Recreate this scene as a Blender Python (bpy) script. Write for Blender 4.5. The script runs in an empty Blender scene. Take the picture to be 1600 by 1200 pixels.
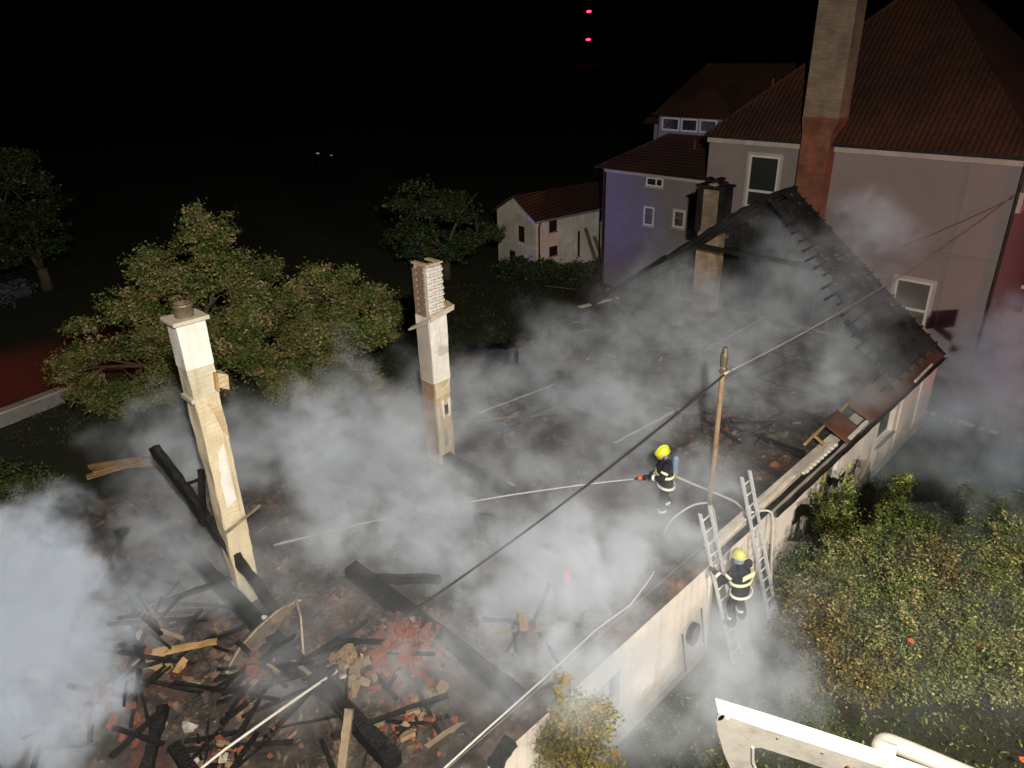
import bpy, bmesh, math, random
import numpy as np
from mathutils import Vector, Matrix, noise

random.seed(7)
rng = np.random.default_rng(7)
R = math.radians
sc = bpy.context.scene
col = sc.collection

# ------------------------------------------------------------------ camera
F_PX, PITCH, ROLL, CAM_H = 1140.0, R(25.3), R(1.57), 12.3
fwd = Vector((0, math.cos(PITCH), -math.sin(PITCH)))
rgt = Vector((1, 0, 0))
upv = rgt.cross(fwd)
cx = rgt * math.cos(ROLL) - upv * math.sin(ROLL)
cy = rgt * math.sin(ROLL) + upv * math.cos(ROLL)
cam_data = bpy.data.cameras.new('camera')
cam = bpy.data.objects.new('camera', cam_data)
col.objects.link(cam)
cam.matrix_world = Matrix(((cx.x, cy.x, -fwd.x, 0), (cx.y, cy.y, -fwd.y, 0), (cx.z, cy.z, -fwd.z, CAM_H), (0, 0, 0, 1)))
cam_data.sensor_width = 36.0
cam_data.lens = 36.0 * F_PX / 1600.0
cam_data.clip_start = 0.05
cam_data.clip_end = 3000.0
sc.camera = cam

# ------------------------------------------------------------------ night sky
world = bpy.data.worlds.new('World')
sc.world = world
world.use_nodes = True
wn = world.node_tree.nodes
sky = wn.new('ShaderNodeTexSky')
sky.sky_type = 'NISHITA'
sky.sun_disc = False
sky.sun_elevation = R(-6)
sky.sun_rotation = R(200)
world.node_tree.links.new(sky.outputs[0], wn['Background'].inputs[0])
wn['Background'].inputs[1].default_value = 0.012


def lamp(name, kind, loc, aim, power, color, size=0.2, angle=100, blend=0.4):
    d = bpy.data.lights.new(name, kind)
    d.energy = power
    d.color = color
    d.shadow_soft_size = size
    if kind == 'SPOT':
        d.spot_size = R(angle)
        d.spot_blend = blend
    o = bpy.data.objects.new(name, d)
    col.objects.link(o)
    o.location = loc
    if aim is not None:
        o.rotation_euler = (Vector(aim) - Vector(loc)).to_track_quat('-Z', 'Y').to_euler()
    return o


FLOOD = Vector((1.2, -1.8, 14.6))
lamp('flood_lamp', 'SPOT', FLOOD, (0.5, 13.0, 1.5), 16500, (1.0, 0.92, 0.81), 0.22, 128, 0.7)
FLOOD2 = Vector((14.0, -3.0, 8.5))
lamp('street_flood_lamp', 'SPOT', FLOOD2, (4.5, 13.0, 1.5), 10500, (1.0, 0.90, 0.77), 0.2, 72, 1.0)
lamp('blue_beacon_lamp', 'SPOT', (-30, 27, 3.0), (4.6, 39.6, 3.6), 16000, (0.16, 0.16, 1.0), 0.2, 15, 1.0)
lamp('red_beacon_lamp', 'SPOT', (-28, 22, 7.0), (-21.5, 27.5, 0.0), 4500, (1.0, 0.03, 0.03), 0.2, 44, 1.0)
lamp('pink_beacon_lamp', 'SPOT', (25, 9, 7.5), (16, 27, 3.5), 3200, (1.0, 0.14, 0.20), 0.2, 56, 1.0)

sc.view_settings.view_transform = 'Standard'
sc.view_settings.look = 'None'
sc.view_settings.exposure = 0.0
sc.view_settings.gamma = 1.0
sc.view_settings.use_curve_mapping = False
cy_ = sc.cycles
cy_.use_denoising = True
cy_.max_bounces = 5
cy_.diffuse_bounces = 2
cy_.glossy_bounces = 2
cy_.transmission_bounces = 4
cy_.transparent_max_bounces = 8
cy_.volume_bounces = 3
cy_.volume_step_rate = 2.8
cy_.volume_max_steps = 256
cy_.caustics_reflective = False
cy_.caustics_refractive = False

# ------------------------------------------------------------------ site frame
S = math.sqrt(0.5)


def W(u, v, z=0.0):            # burnt house frame: u along the street wall, v towards the back garden
    return Vector(((u - v) * S, (u + v) * S, z))


def at(px, py, z):             # a sighted point at a known height
    a, b = px - 800.0, 600.0 - py
    d = fwd * F_PX + cx * a + cy * b
    t = (z - CAM_H) / d.z
    return Vector((0, 0, CAM_H)) + d * t


def atY(px, py, Y):            # a sighted point at a known distance
    a, b = px - 800.0, 600.0 - py
    d = fwd * F_PX + cx * a + cy * b
    return Vector((0, 0, CAM_H)) + d * (Y / d.y)


def uv(p):
    return ((p.x + p.y) * S, (p.y - p.x) * S)


UA, VA, ZA = Vector((S, S, 0)), Vector((-S, S, 0)), Vector((0, 0, 1))
RUV = Matrix.Rotation(R(45), 3, 'Z')

# ------------------------------------------------------------------ materials
M = {}


def nodes_of(name):
    m = bpy.data.materials.new(name)
    m.use_nodes = True
    return m, m.node_tree.nodes, m.node_tree.links, m.node_tree.nodes['Principled BSDF']


def ramp(N, stops):
    r = N.new('ShaderNodeValToRGB')
    while len(r.color_ramp.elements) < len(stops):
        r.color_ramp.elements.new(0.5)
    for e, (p, c) in zip(r.color_ramp.elements, stops):
        e.position = p
        e.color = (*c, 1)
    return r


def mat(name, stops, scale=3.0, rough=0.85, bump=0.3, bscale=None, metal=0.0, detail=6, distort=0.0, spec=0.3, bdist=0.02):
    m, N, L, P = nodes_of(name)
    tc = N.new('ShaderNodeTexCoord')
    n = N.new('ShaderNodeTexNoise')
    n.inputs['Scale'].default_value = scale
    n.inputs['Detail'].default_value = detail
    n.inputs['Roughness'].default_value = 0.62
    n.inputs['Distortion'].default_value = distort
    L.new(tc.outputs['Object'], n.inputs['Vector'])
    if len(stops) == 2 and not isinstance(stops[0][0], (int, float)):
        stops = [(0.3, stops[0]), (0.7, stops[1])]
    r = ramp(N, stops)
    L.new(n.outputs[0], r.inputs[0])
    L.new(r.outputs[0], P.inputs['Base Color'])
    P.inputs['Roughness'].default_value = rough
    P.inputs['Metallic'].default_value = metal
    P.inputs['Specular IOR Level'].default_value = spec
    if bump:
        b = N.new('ShaderNodeBump')
        b.inputs['Strength'].default_value = bump
        b.inputs['Distance'].default_value = bdist
        n2 = N.new('ShaderNodeTexNoise')
        n2.inputs['Scale'].default_value = bscale or scale * 6
        n2.inputs['Detail'].default_value = 4
        L.new(tc.outputs['Object'], n2.inputs['Vector'])
        L.new(n2.outputs[0], b.inputs['Height'])
        L.new(b.outputs[0], P.inputs['Normal'])
    M[name] = m
    return m


def wall_coords(N, L):
    """x runs along either face of a wall laid out on the u/v axes, y runs up"""
    tc = N.new('ShaderNodeTexCoord')
    sp = N.new('ShaderNodeSeparateXYZ')
    L.new(tc.outputs['Object'], sp.inputs[0])
    mu = N.new('ShaderNodeMath'); mu.operation = 'MULTIPLY'; mu.inputs[1].default_value = 1.4142
    L.new(sp.outputs[1], mu.inputs[0])          # u + v = sqrt2 * y
    cb = N.new('ShaderNodeCombineXYZ')
    L.new(mu.outputs[0], cb.inputs[0])
    L.new(sp.outputs[2], cb.inputs[1])
    return tc, cb


def brick_mat(name, c1, c2, mortar, bw=0.29, bh=0.075, soot=None, grime=0.5):
    m, N, L, P = nodes_of(name)
    tc, cb = wall_coords(N, L)
    b = N.new('ShaderNodeTexBrick')
    b.inputs['Scale'].default_value = 1.0
    b.inputs['Brick Width'].default_value = bw
    b.inputs['Row Height'].default_value = bh
    b.inputs['Mortar Size'].default_value = 0.008
    b.inputs['Mortar Smooth'].default_value = 0.3
    b.inputs['Color1'].default_value = (*c1, 1)
    b.inputs['Color2'].default_value = (*c2, 1)
    b.inputs['Mortar'].default_value = (*mortar, 1)
    b.inputs['Bias'].default_value = -0.1
    L.new(cb.outputs[0], b.inputs['Vector'])
    n = N.new('ShaderNodeTexNoise')
    n.inputs['Scale'].default_value = 1.7
    n.inputs['Detail'].default_value = 8
    L.new(tc.outputs['Object'], n.inputs['Vector'])
    rr = ramp(N, [(0.35, (1 - grime,) * 3), (0.65, (1.0, 1.0, 1.0))])
    L.new(n.outputs[0], rr.inputs[0])
    mx = N.new('ShaderNodeMix'); mx.data_type = 'RGBA'; mx.blend_type = 'MULTIPLY'
    mx.inputs[0].default_value = 1.0
    L.new(b.outputs['Color'], mx.inputs[6]); L.new(rr.outputs[0], mx.inputs[7])
    L.new(mx.outputs[2], P.inputs['Base Color'])
    P.inputs['Roughness'].default_value = 0.9
    bp = N.new('ShaderNodeBump'); bp.inputs['Strength'].default_value = 0.7; bp.inputs['Distance'].default_value = 0.02
    L.new(b.outputs['Fac'], bp.inputs['Height']); bp.invert = True
    L.new(bp.outputs[0], P.inputs['Normal'])
    M[name] = m


def plaster_mat(name, base, dirty, scale=1.2, stain=0.45, lowdirt=None, streak=True, bump=0.35, course=0.0):
    """render with stains, vertical streaks and (optionally) a splash zone of earth at the foot"""
    m, N, L, P = nodes_of(name)
    tc, cb = wall_coords(N, L)
    n = N.new('ShaderNodeTexNoise')
    n.inputs['Scale'].default_value = scale; n.inputs['Detail'].default_value = 9; n.inputs['Roughness'].default_value = 0.65
    L.new(tc.outputs['Object'], n.inputs['Vector'])
    r = ramp(N, [(0.5 - stain / 2, dirty), (0.5 + stain / 6, base)])
    L.new(n.outputs[0], r.inputs[0])
    colr = r.outputs[0]
    if streak:
        mp = N.new('ShaderNodeMapping'); mp.inputs['Scale'].default_value = (5.0, 0.35, 1)
        L.new(cb.outputs[0], mp.inputs[0])
        n3 = N.new('ShaderNodeTexNoise'); n3.inputs['Scale'].default_value = 1.5; n3.inputs['Detail'].default_value = 5
        L.new(mp.outputs[0], n3.inputs['Vector'])
        r3 = ramp(N, [(0.36, (0.66, 0.62, 0.58)), (0.5, (1, 1, 1))])
        L.new(n3.outputs[0], r3.inputs[0])
        mx = N.new('ShaderNodeMix'); mx.data_type = 'RGBA'; mx.blend_type = 'MULTIPLY'; mx.inputs[0].default_value = 0.35
        L.new(colr, mx.inputs[6]); L.new(r3.outputs[0], mx.inputs[7])
        colr = mx.outputs[2]
    if lowdirt:
        zc, wdt, dcol = lowdirt
        sp = N.new('ShaderNodeSeparateXYZ'); L.new(tc.outputs['Object'], sp.inputs[0])
        ad = N.new('ShaderNodeMath'); ad.operation = 'MULTIPLY_ADD'; ad.inputs[1].default_value = 1.6; ad.inputs[2].default_value = -0.8
        L.new(n.outputs[0], ad.inputs[0])
        sm = N.new('ShaderNodeMath'); sm.operation = 'ADD'; L.new(sp.outputs[2], sm.inputs[0]); L.new(ad.outputs[0], sm.inputs[1])
        mr = N.new('ShaderNodeMapRange'); mr.inputs[1].default_value = zc - wdt; mr.inputs[2].default_value = zc + wdt
        mr.inputs[3].default_value = 0.85; mr.inputs[4].default_value = 0.0
        L.new(sm.outputs[0], mr.inputs[0])
        mx = N.new('ShaderNodeMix'); mx.data_type = 'RGBA'
        L.new(mr.outputs[0], mx.inputs[0]); L.new(colr, mx.inputs[6]); mx.inputs[7].default_value = (*dcol, 1)
        colr = mx.outputs[2]
    L.new(colr, P.inputs['Base Color'])
    P.inputs['Roughness'].default_value = 0.9
    P.inputs['Specular IOR Level'].default_value = 0.2
    b = N.new('ShaderNodeBump'); b.inputs['Strength'].default_value = bump; b.inputs['Distance'].default_value = 0.012
    n2 = N.new('ShaderNodeTexNoise'); n2.inputs['Scale'].default_value = 26; n2.inputs['Detail'].default_value = 5
    L.new(tc.outputs['Object'], n2.inputs['Vector']); L.new(n2.outputs[0], b.inputs['Height'])
    L.new(b.outputs[0], P.inputs['Normal'])
    if course:      # thin render lets the brick courses print through
        bt = N.new('ShaderNodeTexBrick'); bt.inputs['Scale'].default_value = 1.0
        bt.inputs['Brick Width'].default_value = .29; bt.inputs['Row Height'].default_value = .085; bt.inputs['Mortar Size'].default_value = .010
        bt.inputs['Mortar Smooth'].default_value = .6
        ds = N.new('ShaderNodeMix'); ds.data_type = 'VECTOR'; ds.inputs[0].default_value = .05
        L.new(cb.outputs[0], ds.inputs[4]); L.new(n.outputs[1], ds.inputs[5])
        L.new(ds.outputs[1], bt.inputs['Vector'])
        b2 = N.new('ShaderNodeBump'); b2.inputs['Strength'].default_value = course; b2.inputs['Distance'].default_value = .02; b2.invert = True
        L.new(bt.outputs['Fac'], b2.inputs['Height']); L.new(b.outputs[0], b2.inputs['Normal']); L.new(b2.outputs[0], P.inputs['Normal'])
        cm = N.new('ShaderNodeMix'); cm.data_type = 'RGBA'; cm.blend_type = 'MULTIPLY'
        rm_ = ramp(N, [(0.40, (0, 0, 0)), (0.62, (.45, .45, .45))]); L.new(n.outputs[0], rm_.inputs[0])
        ml = N.new('ShaderNodeMath'); ml.operation = 'MULTIPLY'; L.new(bt.outputs['Fac'], ml.inputs[0]); L.new(rm_.outputs[0], ml.inputs[1]); rm_.color_ramp.elements[1].color = (course * .5,) * 3 + (1,)
        L.new(ml.outputs[0], cm.inputs[0]); L.new(colr, cm.inputs[6]); cm.inputs[7].default_value = (.45, .36, .26, 1)
        L.new(cm.outputs[2], P.inputs['Base Color'])
    M[name] = m


def leaf_mat(name, stops, trans=0.25):
    m, N, L, P = nodes_of(name)
    a = N.new('ShaderNodeAttribute'); a.attribute_name = 'tint'
    r = ramp(N, stops)
    L.new(a.outputs['Fac'], r.inputs[0])
    L.new(r.outputs[0], P.inputs['Base Color'])
    P.inputs['Roughness'].default_value = 0.5
    P.inputs['Specular IOR Level'].default_value = 0.35
    M[name] = m


def emit_mat(name, c, s):
    m, N, L, P = nodes_of(name)
    P.inputs['Base Color'].default_value = (*c, 1)
    P.inputs['Emission Color'].default_value = (*c, 1)
    P.inputs['Emission Strength'].default_value = s
    M[name] = m


plaster_mat('front_plaster', (0.78, 0.71, 0.63), (0.54, 0.46, 0.39), 1.1, 0.5, (0.42, 0.4, (0.16, 0.12, 0.085)))
plaster_mat('grey_plaster', (0.30, 0.25, 0.24), (0.22, 0.18, 0.172), 0.45, 0.8, streak=False)
plaster_mat('wing_plaster', (0.26, 0.235, 0.24), (0.20, 0.165, 0.15), 0.4, 0.6, (1.0, 1.6, (0.22, 0.16, 0.12)), streak=False)
plaster_mat('barn_plaster', (0.80, 0.76, 0.66), (0.54, 0.48, 0.38), 0.8, 0.6)
plaster_mat('white_plaster', (0.80, 0.78, 0.73), (0.60, 0.56, 0.50), 3.0, 0.6, streak=True, bump=0.3)
plaster_mat('cream_plaster', (0.70, 0.61, 0.43), (0.46, 0.36, 0.23), 2.2, 0.7, bump=0.9, course=.35)
plaster_mat('ochre_plaster', (0.62, 0.50, 0.31), (0.36, 0.23, 0.12), 3.0, 0.8, bump=1.0, course=.6)
plaster_mat('sage_plaster', (0.60, 0.56, 0.42), (0.40, 0.35, 0.23), 3.0, 0.6, bump=0.9, course=.4)
plaster_mat('brown_render', (0.40, 0.24, 0.12), (0.20, 0.11, 0.06), 2.6, 0.8, bump=0.8, course=.9)
plaster_mat('trim_plaster', (0.52, 0.47, 0.41), (0.36, 0.31, 0.27), 1.0, 0.5, streak=False)
plaster_mat('concrete', (0.30, 0.29, 0.27), (0.17, 0.165, 0.15), 1.5, 0.6)
brick_mat('red_brick', (0.34, 0.115, 0.055), (0.26, 0.08, 0.04), (0.28, 0.20, 0.15), grime=0.5)
brick_mat('tan_brick', (0.36, 0.27, 0.19), (0.29, 0.21, 0.14), (0.24, 0.19, 0.14), grime=0.35)
brick_mat('sooty_brick', (0.62, 0.42, 0.25), (0.48, 0.30, 0.17), (0.52, 0.42, 0.30), grime=0.6)
brick_mat('dark_brick', (0.13, 0.07, 0.045), (0.08, 0.045, 0.03), (0.12, 0.10, 0.08), grime=0.8)
mat('char', [(0.30, (0.004, 0.004, 0.004)), (0.62, (0.014, 0.013, 0.012)), (0.80, (0.07, 0.065, 0.06))], 5, 0.7, 1.0, 22, bdist=0.05)
mat('char_board', [(0.30, (0.005, 0.005, 0.005)), (0.7, (0.02, 0.018, 0.016))], 4, 0.8, 0.7, 20)
mat('timber', [(0.3, (0.30, 0.17, 0.07)), (0.6, (0.50, 0.31, 0.14)), (0.8, (0.12, 0.07, 0.04))], 4, 0.8, 0.4, 30)
mat('yellow_timber', [(0.3, (0.30, 0.20, 0.08)), (0.7, (0.44, 0.30, 0.13))], 4, 0.75, 0.4, 30)
mat('old_timber', [(0.3, (0.16, 0.12, 0.08)), (0.7, (0.30, 0.24, 0.16))], 4, 0.85, 0.5, 30)
mat('pole_wood', [(0.3, (0.20, 0.12, 0.07)), (0.55, (0.34, 0.24, 0.14)), (0.72, (0.16, 0.08, 0.05))], 3.5, 0.8, 0.4, 30)
mat('pale_wood', [(0.3, (0.66, 0.56, 0.40)), (0.7, (0.78, 0.72, 0.60))], 5, 0.7, 0.3, 30)
mat('brown_tin', [(0.3, (0.095, 0.045, 0.03)), (0.7, (0.17, 0.085, 0.055))], 2.0, 0.55, 0.2, 12, metal=0.2)
mat('dark_metal', [(0.3, (0.03, 0.026, 0.024)), (0.7, (0.07, 0.06, 0.055))], 4, 0.5, 0.2, 20, metal=0.4)
mat('rusty_sheet', [(0.3, (0.10, 0.085, 0.06)), (0.55, (0.24, 0.19, 0.13)), (0.75, (0.07, 0.055, 0.045))], 6, 0.5, 0.4, 25, metal=0.5)
mat('zinc', [(0.3, (0.42, 0.44, 0.45)), (0.7, (0.62, 0.64, 0.65))], 6, 0.45, 0.15, 30, metal=0.35)
mat('flashing', [(0.3, (0.45, 0.38, 0.28)), (0.7, (0.62, 0.57, 0.48))], 6, 0.6, 0.3, 30, metal=0.1)
mat('aluminium', [(0.3, (0.62, 0.66, 0.68)), (0.7, (0.80, 0.84, 0.86))], 8, 0.4, 0.1, 40, metal=0.3)
mat('basket_paint', [(0.25, (0.12, 0.11, 0.095)), (0.42, (0.185, 0.175, 0.155)), (0.7, (0.225, 0.21, 0.185))], 7, 0.45, 0.06, 60, spec=0.4)
mat('loose_brick', [(0.28, (0.15, 0.042, 0.024)), (0.50, (0.21, 0.068, 0.040)), (0.66, (0.15, 0.095, 0.07)), (0.8, (0.08, 0.06, 0.05))], 9, 0.9, 0.6, 40)
mat('loose_brick_dark', [(0.3, (0.10, 0.04, 0.028)), (0.7, (0.22, 0.09, 0.055))], 6, 0.9, 0.6, 40)
mat('clay_lump', [(0.3, (0.17, 0.12, 0.07)), (0.7, (0.30, 0.22, 0.13))], 6, 0.9, 0.8, 30)
mat('plaster_lump', [(0.3, (0.26, 0.23, 0.19)), (0.7, (0.48, 0.44, 0.38))], 6, 0.9, 0.6, 30)
mat('debris', [(0.30, (0.012, 0.011, 0.010)), (0.50, (0.07, 0.055, 0.045)), (0.66, (0.20, 0.12, 0.08)), (0.82, (0.40, 0.33, 0.26))], 2.2, 0.9, 0.5, 30, detail=10)
mat('window_white', [(0.3, (0.66, 0.64, 0.58)), (0.7, (0.78, 0.76, 0.70))], 6, 0.5, 0.1)
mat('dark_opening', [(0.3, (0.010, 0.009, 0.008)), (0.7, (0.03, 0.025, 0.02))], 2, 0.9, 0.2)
mat('shutter_green', [(0.3, (0.03, 0.04, 0.035)), (0.7, (0.05, 0.06, 0.05))], 5, 0.6, 0.2)
mat('curtain', [(0.3, (0.16, 0.15, 0.12)), (0.7, (0.26, 0.25, 0.20))], 2, 0.9, 0.2)
mat('door_brown', [(0.3, (0.10, 0.05, 0.025)), (0.7, (0.17, 0.09, 0.045))], 4, 0.7, 0.3)
mat('bark', [(0.3, (0.07, 0.05, 0.035)), (0.7, (0.16, 0.12, 0.085))], 7, 0.9, 0.8, 30)
mat('gear', [(0.3, (0.010, 0.012, 0.020)), (0.7, (0.028, 0.029, 0.036))], 7, 0.8, 1.0, 16, bdist=.06)
mat('skin', [(0.3, (0.50, 0.28, 0.19)), (0.7, (0.58, 0.34, 0.24))], 8, 0.6, 0.1)
mat('boot', [(0.3, (0.012, 0.011, 0.011)), (0.7, (0.03, 0.028, 0.026))], 10, 0.6, 0.2)
mat('helmet_yellow', [(0.3, (0.62, 0.66, 0.03)), (0.7, (0.74, 0.78, 0.06))], 9, 0.35, 0.05, spec=0.5)
mat('helmet_cream', [(0.3, (0.58, 0.55, 0.16)), (0.7, (0.70, 0.67, 0.26))], 9, 0.4, 0.1, spec=0.5)
mat('reflective', [(0.3, (0.80, 0.80, 0.42)), (0.7, (0.88, 0.88, 0.62))], 20, 0.5, 0.05)
mat('reflective_pale', [(0.3, (0.84, 0.80, 0.68)), (0.7, (0.90, 0.88, 0.80))], 20, 0.5, 0.05)
mat('visor', [(0.3, (0.45, 0.22, 0.08)), (0.7, (0.55, 0.30, 0.12))], 6, 0.2, 0.0, spec=0.6)
mat('cylinder_blue', [(0.3, (0.16, 0.22, 0.32)), (0.7, (0.22, 0.30, 0.42))], 6, 0.4, 0.0)
mat('hose', [(0.3, (0.50, 0.48, 0.42)), (0.7, (0.62, 0.60, 0.55))], 20, 0.8, 0.2)
mat('coupling_red', [(0.3, (0.60, 0.10, 0.04)), (0.7, (0.75, 0.16, 0.07))], 6, 0.4, 0.0)
mat('cable_black', [(0.3, (0.02, 0.02, 0.02)), (0.7, (0.045, 0.04, 0.04))], 10, 0.6, 0.0)
mat('cable_lit', [(0.3, (0.26, 0.24, 0.22)), (0.7, (0.36, 0.34, 0.31))], 10, 0.7, 0.1)  # overhead cable where lamplight catches it, the light put into its colour
mat('cable_pale', [(0.3, (0.55, 0.52, 0.46)), (0.7, (0.68, 0.66, 0.60))], 10, 0.7, 0.1)
mat('stone_white', [(0.3, (0.50, 0.48, 0.46)), (0.7, (0.66, 0.64, 0.62))], 8, 0.8, 0.4)
mat('petal_pink', [(0.3, (0.70, 0.22, 0.34)), (0.7, (0.82, 0.36, 0.46))], 8, 0.6, 0.0)
mat('petal_red', [(0.3, (0.62, 0.10, 0.03)), (0.7, (0.75, 0.18, 0.06))], 8, 0.6, 0.0)
mat('grass_mat', [(0.3, (0.035, 0.05, 0.012)), (0.7, (0.08, 0.085, 0.03))], 2, 0.8, 0.0)
emit_mat('red_lamp', (1.0, 0.02, 0.06), 9.0)
emit_mat('white_lamp', (1.0, 0.9, 0.8), 0.16)
emit_mat('flame', (1.0, 0.10, 0.02), 2.6)
emit_mat('flood_glass', (1.0, 0.92, 0.8), 20.0)

leaf_mat('apple_leaf', [(0.0, (0.05, 0.095, 0.022)), (0.4, (0.12, 0.16, 0.035)), (0.65, (0.23, 0.21, 0.065)), (1.0, (0.34, 0.27, 0.13))])
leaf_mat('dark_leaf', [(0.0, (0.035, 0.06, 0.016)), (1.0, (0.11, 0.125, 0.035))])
leaf_mat('shrub_leaf', [(0.0, (0.03, 0.05, 0.018)), (0.40, (0.12, 0.165, 0.045)), (0.70, (0.24, 0.24, 0.075)), (1.0, (0.42, 0.36, 0.17))])
leaf_mat('rust_leaf', [(0.0, (0.04, 0.05, 0.018)), (0.45, (0.14, 0.125, 0.04)), (0.75, (0.27, 0.20, 0.065)), (1.0, (0.42, 0.29, 0.13))])
leaf_mat('bright_leaf', [(0.0, (0.05, 0.09, 0.02)), (0.6, (0.17, 0.22, 0.05)), (1.0, (0.42, 0.40, 0.09))])
leaf_mat('yellow_leaf', [(0.0, (0.08, 0.11, 0.02)), (0.5, (0.26, 0.20, 0.03)), (1.0, (0.45, 0.30, 0.05))])
leaf_mat('grey_leaf', [(0.0, (0.06, 0.08, 0.08)), (1.0, (0.17, 0.19, 0.21))])

# glass: dark reflecting pane
m, N, L, P = nodes_of('glass')
P.inputs['Base Color'].default_value = (0.035, 0.04, 0.035, 1); P.inputs['Roughness'].default_value = 0.08
M['glass'] = m

# ash floor: soot, ash, brick dust and clay in patches
m, N, L, P = nodes_of('ash_floor')
tc = N.new('ShaderNodeTexCoord')


def nz(scale, det=8, rough=0.65, off=(0, 0, 0)):
    mp = N.new('ShaderNodeMapping'); mp.inputs['Location'].default_value = off
    L.new(tc.outputs['Object'], mp.inputs[0])
    n_ = N.new('ShaderNodeTexNoise'); n_.inputs['Scale'].default_value = scale; n_.inputs['Detail'].default_value = det
    n_.inputs['Roughness'].default_value = rough
    L.new(mp.outputs[0], n_.inputs['Vector'])
    return n_.outputs[0]


r1 = ramp(N, [(0.30, (0.010, 0.009, 0.008)), (0.52, (0.050, 0.042, 0.036)), (0.72, (0.14, 0.115, 0.095))])
L.new(nz(2.2, 10, 0.72), r1.inputs[0])
r2 = ramp(N, [(0.54, (0, 0, 0)), (0.64, (1, 1, 1))]); L.new(nz(0.55, 6, 0.6, (7, 3, 0)), r2.inputs[0])
r3 = ramp(N, [(0.3, (0.045, 0.022, 0.016)), (0.7, (0.15, 0.055, 0.034))]); L.new(nz(5, 8), r3.inputs[0])
mx = N.new('ShaderNodeMix'); mx.data_type = 'RGBA'
L.new(r2.outputs[0], mx.inputs[0]); L.new(r1.outputs[0], mx.inputs[6]); L.new(r3.outputs[0], mx.inputs[7])
r4 = ramp(N, [(0.60, (0, 0, 0)), (0.66, (1, 1, 1))]); L.new(nz(1.3, 7, 0.6, (1, 9, 4)), r4.inputs[0])
r5 = ramp(N, [(0.3, (0.10, 0.075, 0.045)), (0.7, (0.27, 0.20, 0.12))]); L.new(nz(9, 6), r5.inputs[0])
mx2 = N.new('ShaderNodeMix'); mx2.data_type = 'RGBA'
L.new(r4.outputs[0], mx2.inputs[0]); L.new(mx.outputs[2], mx2.inputs[6]); L.new(r5.outputs[0], mx2.inputs[7])
L.new(mx2.outputs[2], P.inputs['Base Color'])
P.inputs['Roughness'].default_value = 0.9
bp = N.new('ShaderNodeBump'); bp.inputs['Strength'].default_value = 1.0; bp.inputs['Distance'].default_value = 0.06
L.new(nz(11, 8, 0.7), bp.inputs['Height']); L.new(bp.outputs[0], P.inputs['Normal'])
M['ash_floor'] = m

# ground: trodden earth and rough grass
m, N, L, P = nodes_of('earth')
tc = N.new('ShaderNodeTexCoord')
r1 = ramp(N, [(0.35, (0.045, 0.035, 0.022)), (0.55, (0.035, 0.042, 0.014)), (0.75, (0.07, 0.075, 0.026))]); L.new(nz(0.5, 9, 0.7), r1.inputs[0])
r2 = ramp(N, [(0.3, (0.55, 0.55, 0.55)), (0.7, (1.2, 1.2, 1.2))]); L.new(nz(7, 8, 0.75), r2.inputs[0])
mx = N.new('ShaderNodeMix'); mx.data_type = 'RGBA'; mx.blend_type = 'MULTIPLY'; mx.inputs[0].default_value = 1
L.new(r1.outputs[0], mx.inputs[6]); L.new(r2.outputs[0], mx.inputs[7]); L.new(mx.outputs[2], P.inputs['Base Color'])
P.inputs['Roughness'].default_value = 0.95
bp = N.new('ShaderNodeBump'); bp.inputs['Strength'].default_value = 1.0; bp.inputs['Distance'].default_value = 0.08
L.new(nz(6, 8, 0.75), bp.inputs['Height']); L.new(bp.outputs[0], P.inputs['Normal'])
M['earth'] = m

# clay roof tiles: columns across, courses are built
for tile_name, tile_axis in (('roof_tile', (-S, S, 0)), ('roof_tile_side', (S, S, 0))):
    m, N, L, P = nodes_of(tile_name)
    tc = N.new('ShaderNodeTexCoord')
    dt_ = N.new('ShaderNodeVectorMath'); dt_.operation = 'DOT_PRODUCT'; dt_.inputs[1].default_value = tile_axis
    L.new(tc.outputs['Object'], dt_.inputs[0])
    cb = N.new('ShaderNodeCombineXYZ'); L.new(dt_.outputs['Value'], cb.inputs[0])
    wv = N.new('ShaderNodeTexWave'); wv.inputs['Scale'].default_value = 1.55; wv.inputs['Distortion'].default_value = 0.0
    wv.bands_direction = 'X'
    L.new(cb.outputs[0], wv.inputs['Vector'])
    n_ = N.new('ShaderNodeTexNoise'); n_.inputs['Scale'].default_value = 3.5; n_.inputs['Detail'].default_value = 9; n_.inputs['Roughness'].default_value = 0.8
    L.new(tc.outputs['Object'], n_.inputs['Vector'])
    r1 = ramp(N, [(0.3, (0.055, 0.020, 0.010)), (0.55, (0.10, 0.036, 0.017)), (0.75, (0.15, 0.06, 0.027))]); L.new(n_.outputs[0], r1.inputs[0])
    nb_ = N.new('ShaderNodeTexNoise'); nb_.inputs['Scale'].default_value = 0.45; nb_.inputs['Detail'].default_value = 6
    L.new(tc.outputs['Object'], nb_.inputs['Vector'])
    rb_ = ramp(N, [(0.35, (0.45, 0.47, 0.5)), (0.65, (0.95, 0.9, 0.85))]); L.new(nb_.outputs[0], rb_.inputs[0])
    mr_ = N.new('ShaderNodeMix'); mr_.data_type = 'RGBA'; mr_.blend_type = 'MULTIPLY'; mr_.inputs[0].default_value = 1
    L.new(r1.outputs[0], mr_.inputs[6]); L.new(rb_.outputs[0], mr_.inputs[7])
    L.new(mr_.outputs[2], P.inputs['Base Color']); P.inputs['Roughness'].default_value = 0.85
    bp = N.new('ShaderNodeBump'); bp.inputs['Strength'].default_value = 0.8; bp.inputs['Distance'].default_value = 0.05
    L.new(wv.outputs[1], bp.inputs['Height']); L.new(bp.outputs[0], P.inputs['Normal'])
    M[tile_name] = m

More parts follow.
